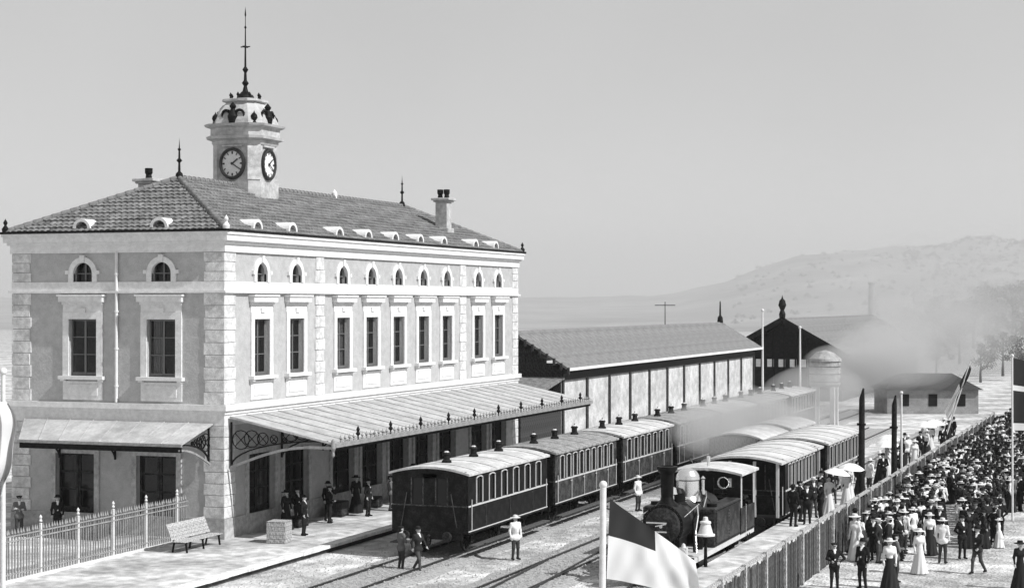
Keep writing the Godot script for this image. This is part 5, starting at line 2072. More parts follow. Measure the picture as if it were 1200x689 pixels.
# ---------------------------------------------------------------- far things
func far_things() -> void:
	var rng := RandomNumberGenerator.new()
	rng.seed = 31
	# factory stack in the haze
	var fp := at_depth(1022, 384, 620.0)
	var t := thing("factory_chimney", "slender pale factory chimney far off in the haze", "chimney", Vector3(fp.x, 0, fp.z))
	var b := MB.new()
	b.lathe(Vector3.ZERO, [Vector2(1.6, 0), Vector2(1.0, 16.5), Vector2(1.3, 16.8), Vector2(1.3, 17.4), Vector2(0.8, 17.4)], 12)
	put(b, "stack", M.hut, t)
	b = MB.new()
	b.bx(-3.0, 3.0, 0.0, 3.0, -3.0, 3.0)
	put(b, "base", M.hut, t)
	# low house beyond the crowd
	var hp := at_depth(1085, 470, 168.0)
	t = thing("low_house", "low grey house with a dark hipped roof behind the crowd", "house", Vector3(hp.x, 0, hp.z), YAW)
	b = MB.new()
	b.bx(-4.2, 4.2, 0.0, 2.2, -3.0, 3.0)
	put(b, "wall", M.hut, t)
	b = MB.new()
	b.loft([[Vector3(-4.6, 2.2, 3.4), Vector3(4.6, 2.2, 3.4), Vector3(4.6, 2.2, -3.4), Vector3(-4.6, 2.2, -3.4)], [Vector3(-2.5, 3.6, 0.05), Vector3(2.5, 3.6, 0.05), Vector3(2.5, 3.6, -0.05), Vector3(-2.5, 3.6, -0.05)]], true, true)
	put(b, "roof", M.shed_dark, t)
	for x in [-2.6, 0.0, 2.6]:
		b = MB.new()
		b.bx(x - 0.4, x + 0.4, 0.7, 1.8, 3.0, 3.04)
		put(b, "window", M.coach_glass, t)
	for q in [[1085, 700.0, 7.0], [1130, 560.0, 6.0], [1165, 640.0, 8.0], [1190, 500.0, 6.5], [1108, 820.0, 7.0]]:
		var p := at_depth(q[0], 355, q[1])
		var hy: float = 0.036 * (q[1] - 480.0)
		t = thing("low_house", ["small pale hillside house beside the factory chimney", "small pale house low on the hazy slope", "wide pale house on the hazy slope", "pale house among the hillside trees", "highest pale house on the hazy slope"][[1085, 1130, 1165, 1190, 1108].find(q[0])], "house", Vector3(p.x, maxf(0.0, hy) - 0.6, p.z), rng.randf() * 0.8)
		b = MB.new()
		b.bx(-q[2] * 0.6, q[2] * 0.6, 0.0, q[2] * 0.5, -3.5, 3.5)
		put(b, "wall", M.shed_wall, t)
		b = MB.new()
		b.extr([Vector2(-3.9, q[2] * 0.5), Vector2(3.9, q[2] * 0.5), Vector2(0, q[2] * 0.5 + 2.0)], Vector3(-q[2] * 0.65, 0, 0), Vector3(0, 0, 1), Vector3.UP, Vector3(q[2] * 1.3, 0, 0))
		put(b, "roof", M.tile, t)
		for x in [-0.3, 0.0, 0.3]:
			b = MB.new()
			b.bx(x * q[2] - 0.5, x * q[2] + 0.5, 1.0, 2.4, 3.5, 3.55)
			put(b, "window", M.coach_glass, t)
	# trees: three built shapes, then copies
	var protos := []
	for v in 3:
		protos.append(tree_shape(v))
	hill_scrub(protos[0][1])
	var spots := [[1098, 240.0, 0, 6.5], [1150, 230.0, 1, 6.0], [1176, 250.0, 2, 7.0], [1198, 236.0, 0, 6.5], [1062, 262.0, 1, 5.0], [1040, 270.0, 2, 4.6], [1022, 258.0, 0, 4.0], [1125, 300.0, 2, 8.0], [1165, 320.0, 1, 9.0], [1192, 300.0, 2, 10.0], [1095, 420.0, 0, 13.0], [1120, 440.0, 1, 12.0], [1142, 400.0, 2, 13.0], [1170, 430.0, 0, 16.0], [1188, 410.0, 1, 17.0], [1155, 520.0, 2, 18.0], [1115, 540.0, 0, 15.0], [1205, 460.0, 2, 18.0], [1000, 300.0, 1, 4.5]]
	var i := 0
	for s in spots:
		var p := at_depth(s[0], 355, s[1])
		var near: bool = s[1] < 330.0
		var tr := thing("broadleaf_tree", ["loose leafy tree just behind the crowd", "hazy tree on the rising slope far behind the crowd"][0 if near else 1], "tree", Vector3(p.x, maxf(0.0, 0.03 * (s[1] - 520.0)) - 0.2, p.z), rng.randf() * TAU, "trees behind the crowd" if near else "trees on the far slope")
		var sc: float = s[3] / 6.0
		var a := putm(protos[s[2]][0], "trunk", tr)
		var c := putm(protos[s[2]][1], "crown", tr)
		a.scale = Vector3.ONE * sc
		c.scale = Vector3.ONE * sc
		i += 1

func hill_scrub(crown: Mesh) -> void:
	# bushes scattered over the slope, far too many and too small to count
	var rng := RandomNumberGenerator.new()
	rng.seed = 66
	var xf := []
	var cols := hill_grid.size() - 1
	for k in 800:
		var px := rng.randf_range(860.0, 1260.0) if rng.randf() < 0.35 else rng.randf_range(1060.0, 1230.0)
		var fi := (px + 900.0) / 4300.0 * cols
		var i := int(fi)
		var fj := rng.randf_range(1.5, 10.0)
		var j := int(fj)
		var p: Vector3 = (hill_grid[i][j] as Vector3).lerp(hill_grid[i + 1][j], fi - i).lerp((hill_grid[i][j + 1] as Vector3).lerp(hill_grid[i + 1][j + 1], fi - i), fj - j)
		var s := rng.randf_range(0.3, 1.0)
		xf.append(Transform3D(Basis(Vector3.UP, rng.randf() * TAU).scaled(Vector3(s, s * 0.8, s)), p - Vector3(0, 1.3 * s, 0)))
	var mm := MultiMesh.new()
	mm.transform_format = MultiMesh.TRANSFORM_3D
	mm.mesh = crown
	mm.instance_count = xf.size()
	for k in xf.size():
		mm.set_instance_transform(k, xf[k])
	var mi := MultiMeshInstance3D.new()
	mi.multimesh = mm
	mi.name = "hillside_scrub"
	add_child(mi)
	tag(mi, "dark bushes dotted over the hazy hillside", "bushes", "", "stuff")

func tree_shape(v: int) -> Array:
	var rng := RandomNumberGenerator.new()
	rng.seed = 900 + v
	var b := MB.new()
	b.path([Vector3(0, -0.3, 0), Vector3(0.05, 1.2, 0.03), Vector3(-0.05, 2.6, 0.0), Vector3(0.1, 4.2, 0.1)], 0.2, 0.06, 7)
	var tips := []
	for k in 9:
		var an := rng.randf() * TAU
		var y := rng.randf_range(1.5, 3.6)
		var L := rng.randf_range(0.9, 1.8)
		var tip := Vector3(cos(an) * L, y + rng.randf_range(0.5, 1.6), sin(an) * L)
		b.path([Vector3(0, y, 0), Vector3(cos(an) * L * 0.5, y + 0.4, sin(an) * L * 0.5), tip], 0.07, 0.02, 5)
		tips.append(tip)
	tips.append(Vector3(0.1, 4.9, 0.1))
	tips.append(Vector3(0.0, 4.0, 0.4))
	var c := MB.new()
	for tip in tips:
		var R := rng.randf_range(0.55, 0.95)
		for k in 130:
			var q := Vector3(rng.randfn(), rng.randfn(), rng.randfn()).normalized() * R * pow(rng.randf(), 0.45)
			q.y *= 0.75
			var o: Vector3 = tip + q
			var ax := Vector3(rng.randfn(), rng.randfn(), rng.randfn()).normalized() * rng.randf_range(0.06, 0.13)
			var ay := ax.cross(Vector3(rng.randfn(), rng.randfn(), rng.randfn())).normalized() * rng.randf_range(0.05, 0.1)
			c.quad(o - ax, o - ay * 0.8, o + ax, o + ay)
	return [b.mesh(M.bark), c.mesh(M.leaf)]

# ---------------------------------------------------------------- people
# palette slots: 0 skin, 1 jacket/bodice, 2 trousers/skirt, 3 shoes, 4 hair, 5 shirt
func net(bones: Array, cell: float, kk: float, floor_y: float) -> Array:
	# smooth union of tapered capsules meshed as surface nets; returns [positions, normals, slots] per triangle corner
	var lo := Vector3(9, 9, 9)
	var hi := -lo
	for q in bones:
		var r := maxf(q[2], q[3])
		for p in [q[0], q[1]]:
			lo = lo.min(p - Vector3(r, r, r))
			hi = hi.max(p + Vector3(r, r, r))
	lo -= Vector3.ONE * cell * 2.5
	hi += Vector3.ONE * cell * 2.5
	var n := Vector3i(((hi - lo) / cell).ceil()) + Vector3i.ONE
	var val := PackedFloat32Array()
	val.resize(n.x * n.y * n.z)
	val.fill(1.0)
	var best := val.duplicate()
	var id := PackedByteArray()
	id.resize(n.x * n.y * n.z)
	var sy := n.x
	var sz := n.x * n.y
	for q in bones:
		var a: Vector3 = q[0]
		var c: Vector3 = q[1]
		var ra: float = q[2]
		var rb: float = q[3]
		var m := maxf(ra, rb) + 0.05
		var i0 := Vector3i(((a.min(c) - Vector3(m, m, m) - lo) / cell).floor()).clamp(Vector3i.ZERO, n - Vector3i.ONE)
		var i1 := Vector3i(((a.max(c) + Vector3(m, m, m) - lo) / cell).ceil()).clamp(Vector3i.ZERO, n - Vector3i.ONE)
		var ba := c - a
		var l2 := maxf(ba.length_squared(), 1e-8)
		for z in range(i0.z, i1.z + 1):
			for y in range(i0.y, i1.y + 1):
				for x in range(i0.x, i1.x + 1):
					var p := lo + Vector3(x, y, z) * cell
					var h := clampf((p - a).dot(ba) / l2, 0.0, 1.0)
					var d := (p - a - ba * h).length() - lerpf(ra, rb, h)
					var ix := x + y * sy + z * sz
					if d < best[ix]:
						best[ix] = d
						id[ix] = q[4]
					var o := val[ix]
					var w := maxf(kk - absf(o - d), 0.0) / kk
					val[ix] = minf(o, d) - w * w * kk * 0.25
	for z in n.z:
		for y in n.y:
			var py := lo.y + y * cell
			if py < floor_y + cell * 2.0:
				for x in n.x:
					var ix := x + y * sy + z * sz
					val[ix] = maxf(val[ix], floor_y - py)
	var vert := {}
	var pos := PackedVector3Array()
	var slot := PackedByteArray()
	var off := [0, 1, sy, sy + 1, sz, sz + 1, sz + sy, sz + sy + 1]
	var cor := [Vector3(0, 0, 0), Vector3(1, 0, 0), Vector3(0, 1, 0), Vector3(1, 1, 0), Vector3(0, 0, 1), Vector3(1, 0, 1), Vector3(0, 1, 1), Vector3(1, 1, 1)]
	var edges := [[0, 1], [2, 3], [4, 5], [6, 7], [0, 2], [1, 3], [4, 6], [5, 7], [0, 4], [1, 5], [2, 6], [3, 7]]
	for z in n.z - 1:
		for y in n.y - 1:
			for x in n.x - 1:
				var ix := x + y * sy + z * sz
				if absf(val[ix]) > cell * 2.0:
					continue
				var neg := 0
				for k in 8:
					if val[ix + off[k]] < 0.0:
						neg += 1
				if neg == 0 or neg == 8:
					continue
				var s := Vector3.ZERO
				var cnt := 0
				for e in edges:
					var v0 := val[ix + off[e[0]]]
					var v1 := val[ix + off[e[1]]]
					if (v0 < 0.0) != (v1 < 0.0):
						s += (cor[e[0]] as Vector3).lerp(cor[e[1]], v0 / (v0 - v1))
						cnt += 1
				vert[ix] = pos.size()
				pos.append(lo + (Vector3(x, y, z) + s / cnt) * cell)
				slot.append(id[ix])
	var tris := PackedInt32Array()
	for ix in vert:
		var x: int = ix % sy
		var y: int = (ix / sy) % n.y
		var z: int = ix / sz
		for ax in 3:
			var st: int = [1, sy, sz][ax]
			var b1: int = [sy, sz, 1][ax]
			var b2: int = [sz, 1, sy][ax]
			var c1: int = [y, z, x][ax]
			var c2: int = [z, x, y][ax]
			if c1 == 0 or c2 == 0:
				continue
			var v0 := val[ix]
			var v1 := val[ix + st]
			if (v0 < 0.0) == (v1 < 0.0):
				continue
			if not (vert.has(ix - b1) and vert.has(ix - b2) and vert.has(ix - b1 - b2)):
				continue
			var q := [vert[ix], vert[ix - b1], vert[ix - b1 - b2], vert[ix - b2]]
			if v0 < 0.0:
				tris.append_array([q[0], q[1], q[2], q[0], q[2], q[3]])
			else:
				tris.append_array([q[0], q[2], q[1], q[0], q[3], q[2]])
	var nor := PackedVector3Array()
	nor.resize(pos.size())
	for i in range(0, tris.size(), 3):
		var f := (pos[tris[i + 1]] - pos[tris[i]]).cross(pos[tris[i + 2]] - pos[tris[i]])
		for j in 3:
			nor[tris[i + j]] += f
	return [pos, nor, slot, tris]

func figure(pose: String) -> Array:
	# returns arrays [positions, normals, slots] of the whole body (triangle soup)
	var woman := pose.begins_with("woman")
	var sw := 0.16 if woman else 0.185
	var B := []
	var E := {}
	var el := [Vector3(-sw - 0.06, 1.14, -0.03), Vector3(sw + 0.06, 1.14, -0.03)]
	var wr := [Vector3(-sw - 0.05, 0.91, 0.06), Vector3(sw + 0.05, 0.91, 0.06)]
	if pose == "hip":
		el[1] = Vector3(sw + 0.2, 1.16, -0.06)
		wr[1] = Vector3(sw + 0.0, 1.02, 0.08)
		wr[0] = Vector3(-0.12, 1.08, 0.2)
		el[0] = Vector3(-sw - 0.09, 1.15, 0.02)
	elif pose == "walk":
		el[0] = Vector3(-sw - 0.06, 1.15, -0.12); wr[0] = Vector3(-sw - 0.03, 0.93, -0.1)
		el[1] = Vector3(sw + 0.06, 1.15, 0.08); wr[1] = Vector3(sw + 0.02, 0.98, 0.25)
	elif pose == "raise" or pose == "woman_parasol":
		el[1] = Vector3(sw + 0.1, 1.22, 0.16); wr[1] = Vector3(sw - 0.0, 1.42, 0.24)
	elif pose == "back":
		wr[0] = Vector3(-0.05, 0.98, -0.17); wr[1] = Vector3(0.05, 1.0, -0.17)
		el[0] = Vector3(-sw - 0.08, 1.15, -0.1); el[1] = Vector3(sw + 0.08, 1.15, -0.1)
	elif pose == "fold":
		wr[0] = Vector3(0.08, 1.17, 0.19); wr[1] = Vector3(-0.08, 1.2, 0.2)
		el[0] = Vector3(-sw - 0.07, 1.14, 0.06); el[1] = Vector3(sw + 0.07, 1.14, 0.06)
	B.append([Vector3(0, 1.02, 0), Vector3(0, 1.22, 0), 0.125 if not woman else 0.105, 0.15 if not woman else 0.125, 1])
	B.append([Vector3(-0.07, 1.29, 0.0), Vector3(0.07, 1.29, 0.0), 0.132 if not woman else 0.12, 0.132 if not woman else 0.12, 1])
	if woman:
		B.append([Vector3(-0.07, 1.27, 0.07), Vector3(0.07, 1.27, 0.07), 0.075, 0.075, 1])
	B.append([Vector3(-sw + 0.03, 1.41, -0.01), Vector3(sw - 0.03, 1.41, -0.01), 0.068, 0.068, 1])
	B.append([Vector3(0, 1.4, -0.01), Vector3(0, 1.56, 0.01), 0.06, 0.052, 0])
	B.append([Vector3(0, 1.44, 0.0), Vector3(0, 1.47, 0.0), 0.07, 0.065, 5])
	if not woman:
		B.append([Vector3(0, 1.12, 0.1), Vector3(0, 1.4, 0.085), 0.045, 0.035, 5])
	var hands := []
	for i in 2:
		var s := -1 if i == 0 else 1
		B.append([Vector3(s * sw, 1.41, -0.01), el[i], 0.062, 0.046, 1])
		B.append([el[i], wr[i], 0.046, 0.034, 1])
		var d: Vector3 = (wr[i] - el[i]).normalized()
		B.append([wr[i] + d * 0.03, wr[i] + d * 0.08, 0.032, 0.034, 0])
		hands.append([wr[i] + d * 0.09, d, s])
	if woman:
		B.append([Vector3(0, 0.98, 0), Vector3(0, 0.02, -0.03), 0.13, 0.33, 2])
		B.append([Vector3(0, 0.9, -0.08), Vector3(0, 0.6, -0.1), 0.12, 0.2, 2])
	else:
		B.append([Vector3(-0.06, 0.88, 0), Vector3(0.06, 0.88, 0), 0.142, 0.142, 1])
		var kn := [Vector3(-0.1, 0.49, 0.03), Vector3(0.1, 0.49, 0.03)]
		var an := [Vector3(-0.11, 0.1, -0.02), Vector3(0.12, 0.1, -0.02)]
		if pose == "walk":
			kn = [Vector3(-0.1, 0.5, 0.16), Vector3(0.1, 0.48, -0.06)]
			an = [Vector3(-0.1, 0.1, 0.2), Vector3(0.1, 0.13, -0.34)]
		for i in 2:
			var s := -1 if i == 0 else 1
			B.append([Vector3(s * 0.085, 0.86, 0), kn[i], 0.098, 0.066, 2])
			B.append([kn[i], an[i], 0.066, 0.05, 2])
			B.append([an[i] + Vector3(0, -0.05, -0.04), an[i] + Vector3(s * 0.03, -0.062, 0.14), 0.045, 0.036, 3])
	var out := [PackedVector3Array(), PackedVector3Array(), PackedByteArray()]
	var bod := net(B, 0.024, 0.045, 0.005)
	if woman:
		# folds in the skirt, deepening towards the hem
		var ps: PackedVector3Array = bod[0]
		for i in ps.size():
			if bod[2][i] == 2:
				var q := ps[i]
				var an2 := atan2(q.z, q.x)
				var f := 1.0 + (0.07 * sin(an2 * 9.0 + q.y * 2.0) + 0.04 * sin(an2 * 4.0 + 1.0)) * clampf(1.0 - q.y / 0.95, 0.0, 1.0)
				ps[i] = Vector3(q.x * f, q.y, q.z * f)
		bod[0] = ps
		var nn := PackedVector3Array()
		nn.resize(ps.size())
		var tr: PackedInt32Array = bod[3]
		for i in range(0, tr.size(), 3):
			var fn := (ps[tr[i + 1]] - ps[tr[i]]).cross(ps[tr[i + 2]] - ps[tr[i]])
			for j in 3:
				nn[tr[i + j]] += fn
		bod[1] = nn
	pack(out, bod, false)
	# head on a finer grid
	var H := []
	H.append([Vector3(0, 1.635, -0.022), Vector3(0, 1.625, 0.012), 0.084, 0.082, 0])
	H.append([Vector3(0, 1.57, 0.02), Vector3(0, 1.545, 0.05), 0.062, 0.036, 0])
	H.append([Vector3(0, 1.625, 0.088), Vector3(0, 1.59, 0.108), 0.010, 0.016, 0])
	H.append([Vector3(-0.035, 1.645, 0.075), Vector3(0.035, 1.645, 0.075), 0.018, 0.018, 0])
	H.append([Vector3(-0.02, 1.56, 0.083), Vector3(0.02, 1.56, 0.083), 0.012, 0.012, 0])
	for s in [-1, 1]:
		H.append([Vector3(s * 0.084, 1.63, -0.01), Vector3(s * 0.086, 1.585, -0.005), 0.018, 0.012, 0])
	H.append([Vector3(0, 1.655, -0.045), Vector3(0, 1.59, -0.05), 0.085, 0.07, 4])
	if woman:
		H.append([Vector3(0, 1.67, -0.1), Vector3(0, 1.65, -0.11), 0.05, 0.05, 4])
	H.append([Vector3(0, 1.5, 0.0), Vector3(0, 1.56, 0.0), 0.052, 0.052, 0])
	pack(out, net(H, 0.0125, 0.022, -1.0), true)
	# fingers: four of unequal length, bent at the knuckle, and a thumb at the side
	var fb := MB.new()
	for h in hands:
		var d: Vector3 = h[1]
		var sd := d.cross(Vector3(0, 0, 1))
		if sd.length() < 0.3:
			sd = d.cross(Vector3.RIGHT)
		sd = sd.normalized()
		var palm := sd.cross(d).normalized()
		for f in 4:
			var root: Vector3 = h[0] + sd * (f - 1.5) * 0.019 - d * 0.01
			var L: float = [0.062, 0.075, 0.07, 0.055][f]
			var kn := root + d * L * 0.5 + palm * 0.008
			fb.tube(root, kn, 0.010, 0.009, 5)
			fb.tube(kn, kn + (d * 0.8 + palm * 0.6) * L * 0.55, 0.009, 0.006, 5)
		var th: Vector3 = h[0] - d * 0.05 + sd * 0.03
		fb.tube(th, th + (sd * 0.7 + d * 0.7) * 0.035, 0.011, 0.010, 5)
		fb.tube(th + (sd * 0.7 + d * 0.7) * 0.035, th + (sd * 0.7 + d * 0.7) * 0.035 + d * 0.03 + palm * 0.008, 0.010, 0.007, 5)
	out[0].append_array(fb.v)
	out[1].append_array(fb.n)
	for i in fb.v.size():
		out[2].append(0)
	return out

func pack(out: Array, g: Array, face: bool) -> void:
	var pos: PackedVector3Array = g[0]
	var nor: PackedVector3Array = g[1]
	var slot: PackedByteArray = g[2]
	var tris: PackedInt32Array = g[3]
	# outward normals
	var c := Vector3.ZERO
	for i in range(0, tris.size(), 3):
		for j in [0, 2, 1]:
			var k := tris[i + j]
			out[0].append(pos[k])
			out[1].append(nor[k].normalized())
			var s := slot[k]
			if face:
				var p := pos[k]
				# eyes, brows and mouth
				if p.z > 0.06 and absf(absf(p.x) - 0.033) < 0.014 and absf(p.y - 1.622) < 0.009:
					s = 6
				elif p.z > 0.07 and absf(p.x) < 0.03 and absf(p.y - 1.560) < 0.007:
					s = 6
			out[2].append(s)

func body_mesh(fig: Array, pal: Array) -> ArrayMesh:
	var cols := PackedColorArray()
	for s in fig[2]:
		var g: float = pal[s]
		cols.append(Color(g, g, g))
	var a := []
	a.resize(Mesh.ARRAY_MAX)
	a[Mesh.ARRAY_VERTEX] = fig[0]
	a[Mesh.ARRAY_NORMAL] = fig[1]
	a[Mesh.ARRAY_COLOR] = cols
	var am := ArrayMesh.new()
	am.add_surface_from_arrays(Mesh.PRIMITIVE_TRIANGLES, a)
	am.surface_set_material(0, M.people)
	return am

func hat_mesh(kind: String) -> ArrayMesh:
	var b := MB.new()
	b.colored = true
	var g := 0.02
	var prof := []
	var o := Vector3(0, 1.665, -0.015)
	match kind:
		"bowler":
			prof = [Vector2(0.08, -0.005), Vector2(0.145, 0.0), Vector2(0.15, 0.015), Vector2(0.105, 0.015), Vector2(0.1, 0.07), Vector2(0.075, 0.11), Vector2(0.0, 0.125)]
		"boater":
			g = 0.72
			prof = [Vector2(0.08, 0.0), Vector2(0.17, 0.0), Vector2(0.17, 0.012), Vector2(0.1, 0.014), Vector2(0.1, 0.085), Vector2(0.0, 0.09)]
		"cap":
			prof = [Vector2(0.09, -0.01), Vector2(0.1, 0.0), Vector2(0.13, 0.04), Vector2(0.12, 0.06), Vector2(0.0, 0.075)]
			b.col = Color(g, g, g)
			b.extr([Vector2(-0.08, 0.05), Vector2(0.08, 0.05), Vector2(0.06, 0.15), Vector2(0, 0.17), Vector2(-0.06, 0.15)], o + Vector3(0, 0.0, 0), Vector3.RIGHT, Vector3(0, -0.15, 1).normalized(), Vector3(0, -0.01, 0))
		"wide":
			g = 0.65
			prof = [Vector2(0.08, 0.0), Vector2(0.23, -0.02), Vector2(0.235, -0.008), Vector2(0.11, 0.02), Vector2(0.1, 0.09), Vector2(0.0, 0.1)]
		"wide_dark":
			prof = [Vector2(0.08, 0.0), Vector2(0.22, -0.02), Vector2(0.225, -0.008), Vector2(0.11, 0.02), Vector2(0.1, 0.09), Vector2(0.0, 0.1)]
		"straw":
			g = 0.6
			prof = [Vector2(0.08, 0.0), Vector2(0.2, -0.015), Vector2(0.205, -0.003), Vector2(0.105, 0.015), Vector2(0.09, 0.09), Vector2(0.0, 0.11)]
	b.col = Color(g, g, g)
	b.lathe(o, prof, 14)
	if kind == "boater":
		b.col = Color(0.03, 0.03, 0.03)
		b.lathe(o, [Vector2(0.103, 0.014), Vector2(0.104, 0.045), Vector2(0.1, 0.046)], 14)
	return b.mesh(M.people)

var protos := []
var rng_p := RandomNumberGenerator.new()
var count_p := 0

func person(kind: int, at: Vector3, turn: float, label: String, group := "", size := 1.0) -> Node3D:
	var pr: Dictionary = protos[kind]
	var o := putm(pr.body, "person", self, at)
	o.rotation.y = turn
	o.scale = Vector3.ONE * size
	tag(o, label, "person", group)
	if pr.hat:
		putm(pr.hat, "hat", o)
	if pr.get("parasol", false):
		var q := parasol_mesh()
		# the grip is at the raised right hand
		var p := Node3D.new()
		p.name = "parasol"
		add_child(p, true)
		p.name = fix(p, "parasol")
		p.transform = o.transform * Transform3D(Basis.from_euler(Vector3(0.12, 0, -0.1)), Vector3(0.19, 1.42, 0.29))
		tag(p, "open white parasol held up over a woman " + ("behind the plank fence" if at.x < -12.7 else "in the crowd beyond the plank fence"), "parasol", "white parasols " + ("on the narrow platform" if at.x < -12.7 else "in the crowd"))
		putm(q[0], "canopy", p)
		putm(q[1], "handle", p)
	count_p += 1
	return o

var para := []
func parasol_mesh() -> Array:
	if para.is_empty():
		var b := MB.new()
		b.colored = true
		b.col = Color(0.78, 0.78, 0.78)
		for i in 8:
			for j in 5:
				var q := []
				for ij in [[i, j], [i + 1, j], [i + 1, j + 1], [i, j + 1]]:
					var a: float = TAU * ij[0] / 8
					var f: float = ij[1] / 5.0
					q.append(Vector3(cos(a) * 0.62 * f, 0.74 - 0.24 * f * f, sin(a) * 0.62 * f))
				b.quad(q[0], q[3], q[2], q[1])
		var h := MB.new()
		h.tube(Vector3(0, -0.18, 0), Vector3(0, 0.82, 0), 0.011, 0.009, 6)
		for i in 8:
			var a := TAU * i / 8
			h.tube(Vector3(0, 0.45, 0), Vector3(cos(a) * 0.36, 0.655, sin(a) * 0.36), 0.004, 0.004, 4)
		para = [b.mesh(M.people), h.mesh(M.iron)]
	return para

func people() -> void:
	rng_p.seed = 2024
	#              skin  jacket trous shoes hair shirt eyes
	var dark := [0.42, 0.018, 0.02, 0.012, 0.02, 0.75, 0.03]
	var dark2 := [0.40, 0.03, 0.07, 0.012, 0.03, 0.7, 0.03]
	var mid := [0.42, 0.12, 0.05, 0.015, 0.02, 0.7, 0.03]
	var white := [0.40, 0.72, 0.05, 0.02, 0.02, 0.75, 0.03]
	var allw := [0.40, 0.70, 0.62, 0.05, 0.02, 0.75, 0.03]
	var wdark := [0.5, 0.02, 0.022, 0.02, 0.02, 0.3, 0.03]
	var wlight := [0.5, 0.70, 0.62, 0.02, 0.02, 0.7, 0.03]
	var wmix := [0.5, 0.70, 0.03, 0.02, 0.02, 0.7, 0.03]
	var F := {}
	for p in ["stand", "hip", "walk", "raise", "back", "fold", "woman", "woman_parasol"]:
		F[p] = figure(p)
	var hats := {}
	for h in ["bowler", "boater", "cap", "wide", "straw", "wide_dark"]:
		hats[h] = hat_mesh(h)
	# [pose, palette, hat, description]
	var defs := [["stand", dark, "bowler", "man in black suit and bowler hat"], ["hip", dark, "cap", "man in black suit and flat cap, hand on hip"], ["walk", dark2, "bowler", "man in dark suit and bowler hat striding"], ["back", dark, "bowler", "man in black suit and bowler with hands behind his back"], ["fold", mid, "cap", "man in grey jacket and flat cap with folded arms"], ["stand", white, "straw", "man in white shirt and wide straw hat"], ["walk", allw, "boater", "man in white clothes and straw boater walking"], ["raise", white, "cap", "man in white shirt and cap with one hand raised"], ["woman", wdark, "wide_dark", "woman in long black dress and dark wide hat"], ["woman", wlight, "wide", "woman in long white dress and pale wide hat"], ["woman", wmix, "straw", "woman in white blouse and long dark skirt"], ["woman_parasol", wlight, "", "woman in white dress under a white parasol"], ["stand", dark2, "boater", "man in dark suit and straw boater"], ["raise", dark, "bowler", "man in black suit and bowler raising one hand"]]
	for d in defs:
		var pr := {"body": body_mesh(F[d[0]], d[1]), "hat": hats[d[2]] if d[2] else null, "desc": d[3]}
		if d[0] == "woman_parasol":
			pr.parasol = true
		protos.append(pr)
	# picked out one by one: [pixel x, pixel y of the feet, level, kind, turn, label]
	var picks := [
		[604, 656, 0.0, 5, 0.9, "man in white shirt and straw hat standing alone beside the second carriage step"],
		[470, 668, 0.0, 4, 2.6, "man in grey jacket with folded arms behind the last carriage"],
		[490, 670, 0.0, 2, 1.2, "man in dark suit striding across the rails behind the last carriage"],
		[978, 691, 0.0, 1, 0.3, "man in black suit with hand on hip close to the plank fence"],
		[1011, 690, 0.0, 0, -0.4, "man in black suit and bowler standing with the group by the plank fence"],
		[1050, 682, 0.0, 4, 2.0, "man in grey jacket with folded arms at the front of the crowd"],
		[1078, 672, 0.0, 9, 0.5, "woman in long white dress at the front of the crowd"],
		[1030, 660, 0.0, 12, 1.4, "man in dark suit and straw boater at the front of the crowd"],
		[1090, 650, 0.0, 10, 0.2, "woman in white blouse and long dark skirt facing the yard"],
		[1105, 660, 0.0, 5, 3.0, "man in white shirt and straw hat in the open gap of the crowd"],
		[1128, 655, 0.0, 3, 0.6, "man in black suit with hands behind him in the open gap of the crowd"],
		[1146, 672, 0.0, 2, -0.5, "man in dark suit and bowler striding alone on the open ground"],
		[1196, 690, 0.0, 8, 0.3, "woman in long black dress on the open ground by the crowd edge"],
		[1043, 689, 0.0, 10, 0.2, "woman in white blouse and dark skirt close to the plank fence"],
	]
	for q in picks:
		person(q[3], on_ground(q[0], q[1], q[2]), q[4], q[5], "", rng_p.randf_range(0.96, 1.03))
	# group on the narrow platform beside the locomotive cab
	for q in [[-14.9, -74.4, 0, 2.8, "man in black suit and bowler nearest the locomotive cab on the narrow platform"], [-14.5, -75.3, 3, 0.2, "man in black with hands behind his back beside the locomotive cab"], [-14.95, -76.2, 1, 1.6, "man in black with a hand on his hip beside the balcony carriage"], [-14.2, -76.8, 13, -1.0, "man in black raising a hand beside the balcony carriage"], [-14.7, -77.8, 12, 0.4, "man in dark suit and boater beside the balcony carriage"]]:
		person(q[2], Vector3(q[0], 0.85, q[1]), q[3], q[4])
	# row of people along the narrow platform, several under parasols
	for k in 28:
		var z := -79.0 - k * 1.6 + rng_p.randf_range(-0.4, 0.4)
		var kd: int = [11, 0, 11, 12, 9, 8, 5, 0, 3, 10][k % 10]
		person(kd, Vector3(rng_p.randf_range(-14.9, -13.3), 0.85, z), rng_p.randf_range(-0.8, 0.8), protos[kd].desc + " on the fenced platform", "people on the narrow platform", rng_p.randf_range(0.95, 1.04))
	# under the long canopy
	for k in 22:
		var z := -68.5 - k * 1.35 + rng_p.randf_range(-0.5, 0.5)
		var kd: int = [0, 8, 3, 1, 13, 0, 8, 4, 12, 2][k % 10]
		person(kd, Vector3(rng_p.randf_range(-36.5, -34.6), 0.3, z), rng_p.randf_range(0.4, 2.6), protos[kd].desc + " under the long canopy", "people under the long canopy", rng_p.randf_range(0.95, 1.03))
	# behind the picket fence
	for q in [[-44.4, -64.6, 0, "man in black suit and bowler behind the picket fence at the far door"], [-45.9, -64.0, 4, "man in grey jacket behind the picket fence by the facade edge"], [-47.3, -63.4, 8, "woman in long black dress behind the picket fence"]]:
		person(q[2], Vector3(q[0], 0.3, q[1]), 0.6, q[3])
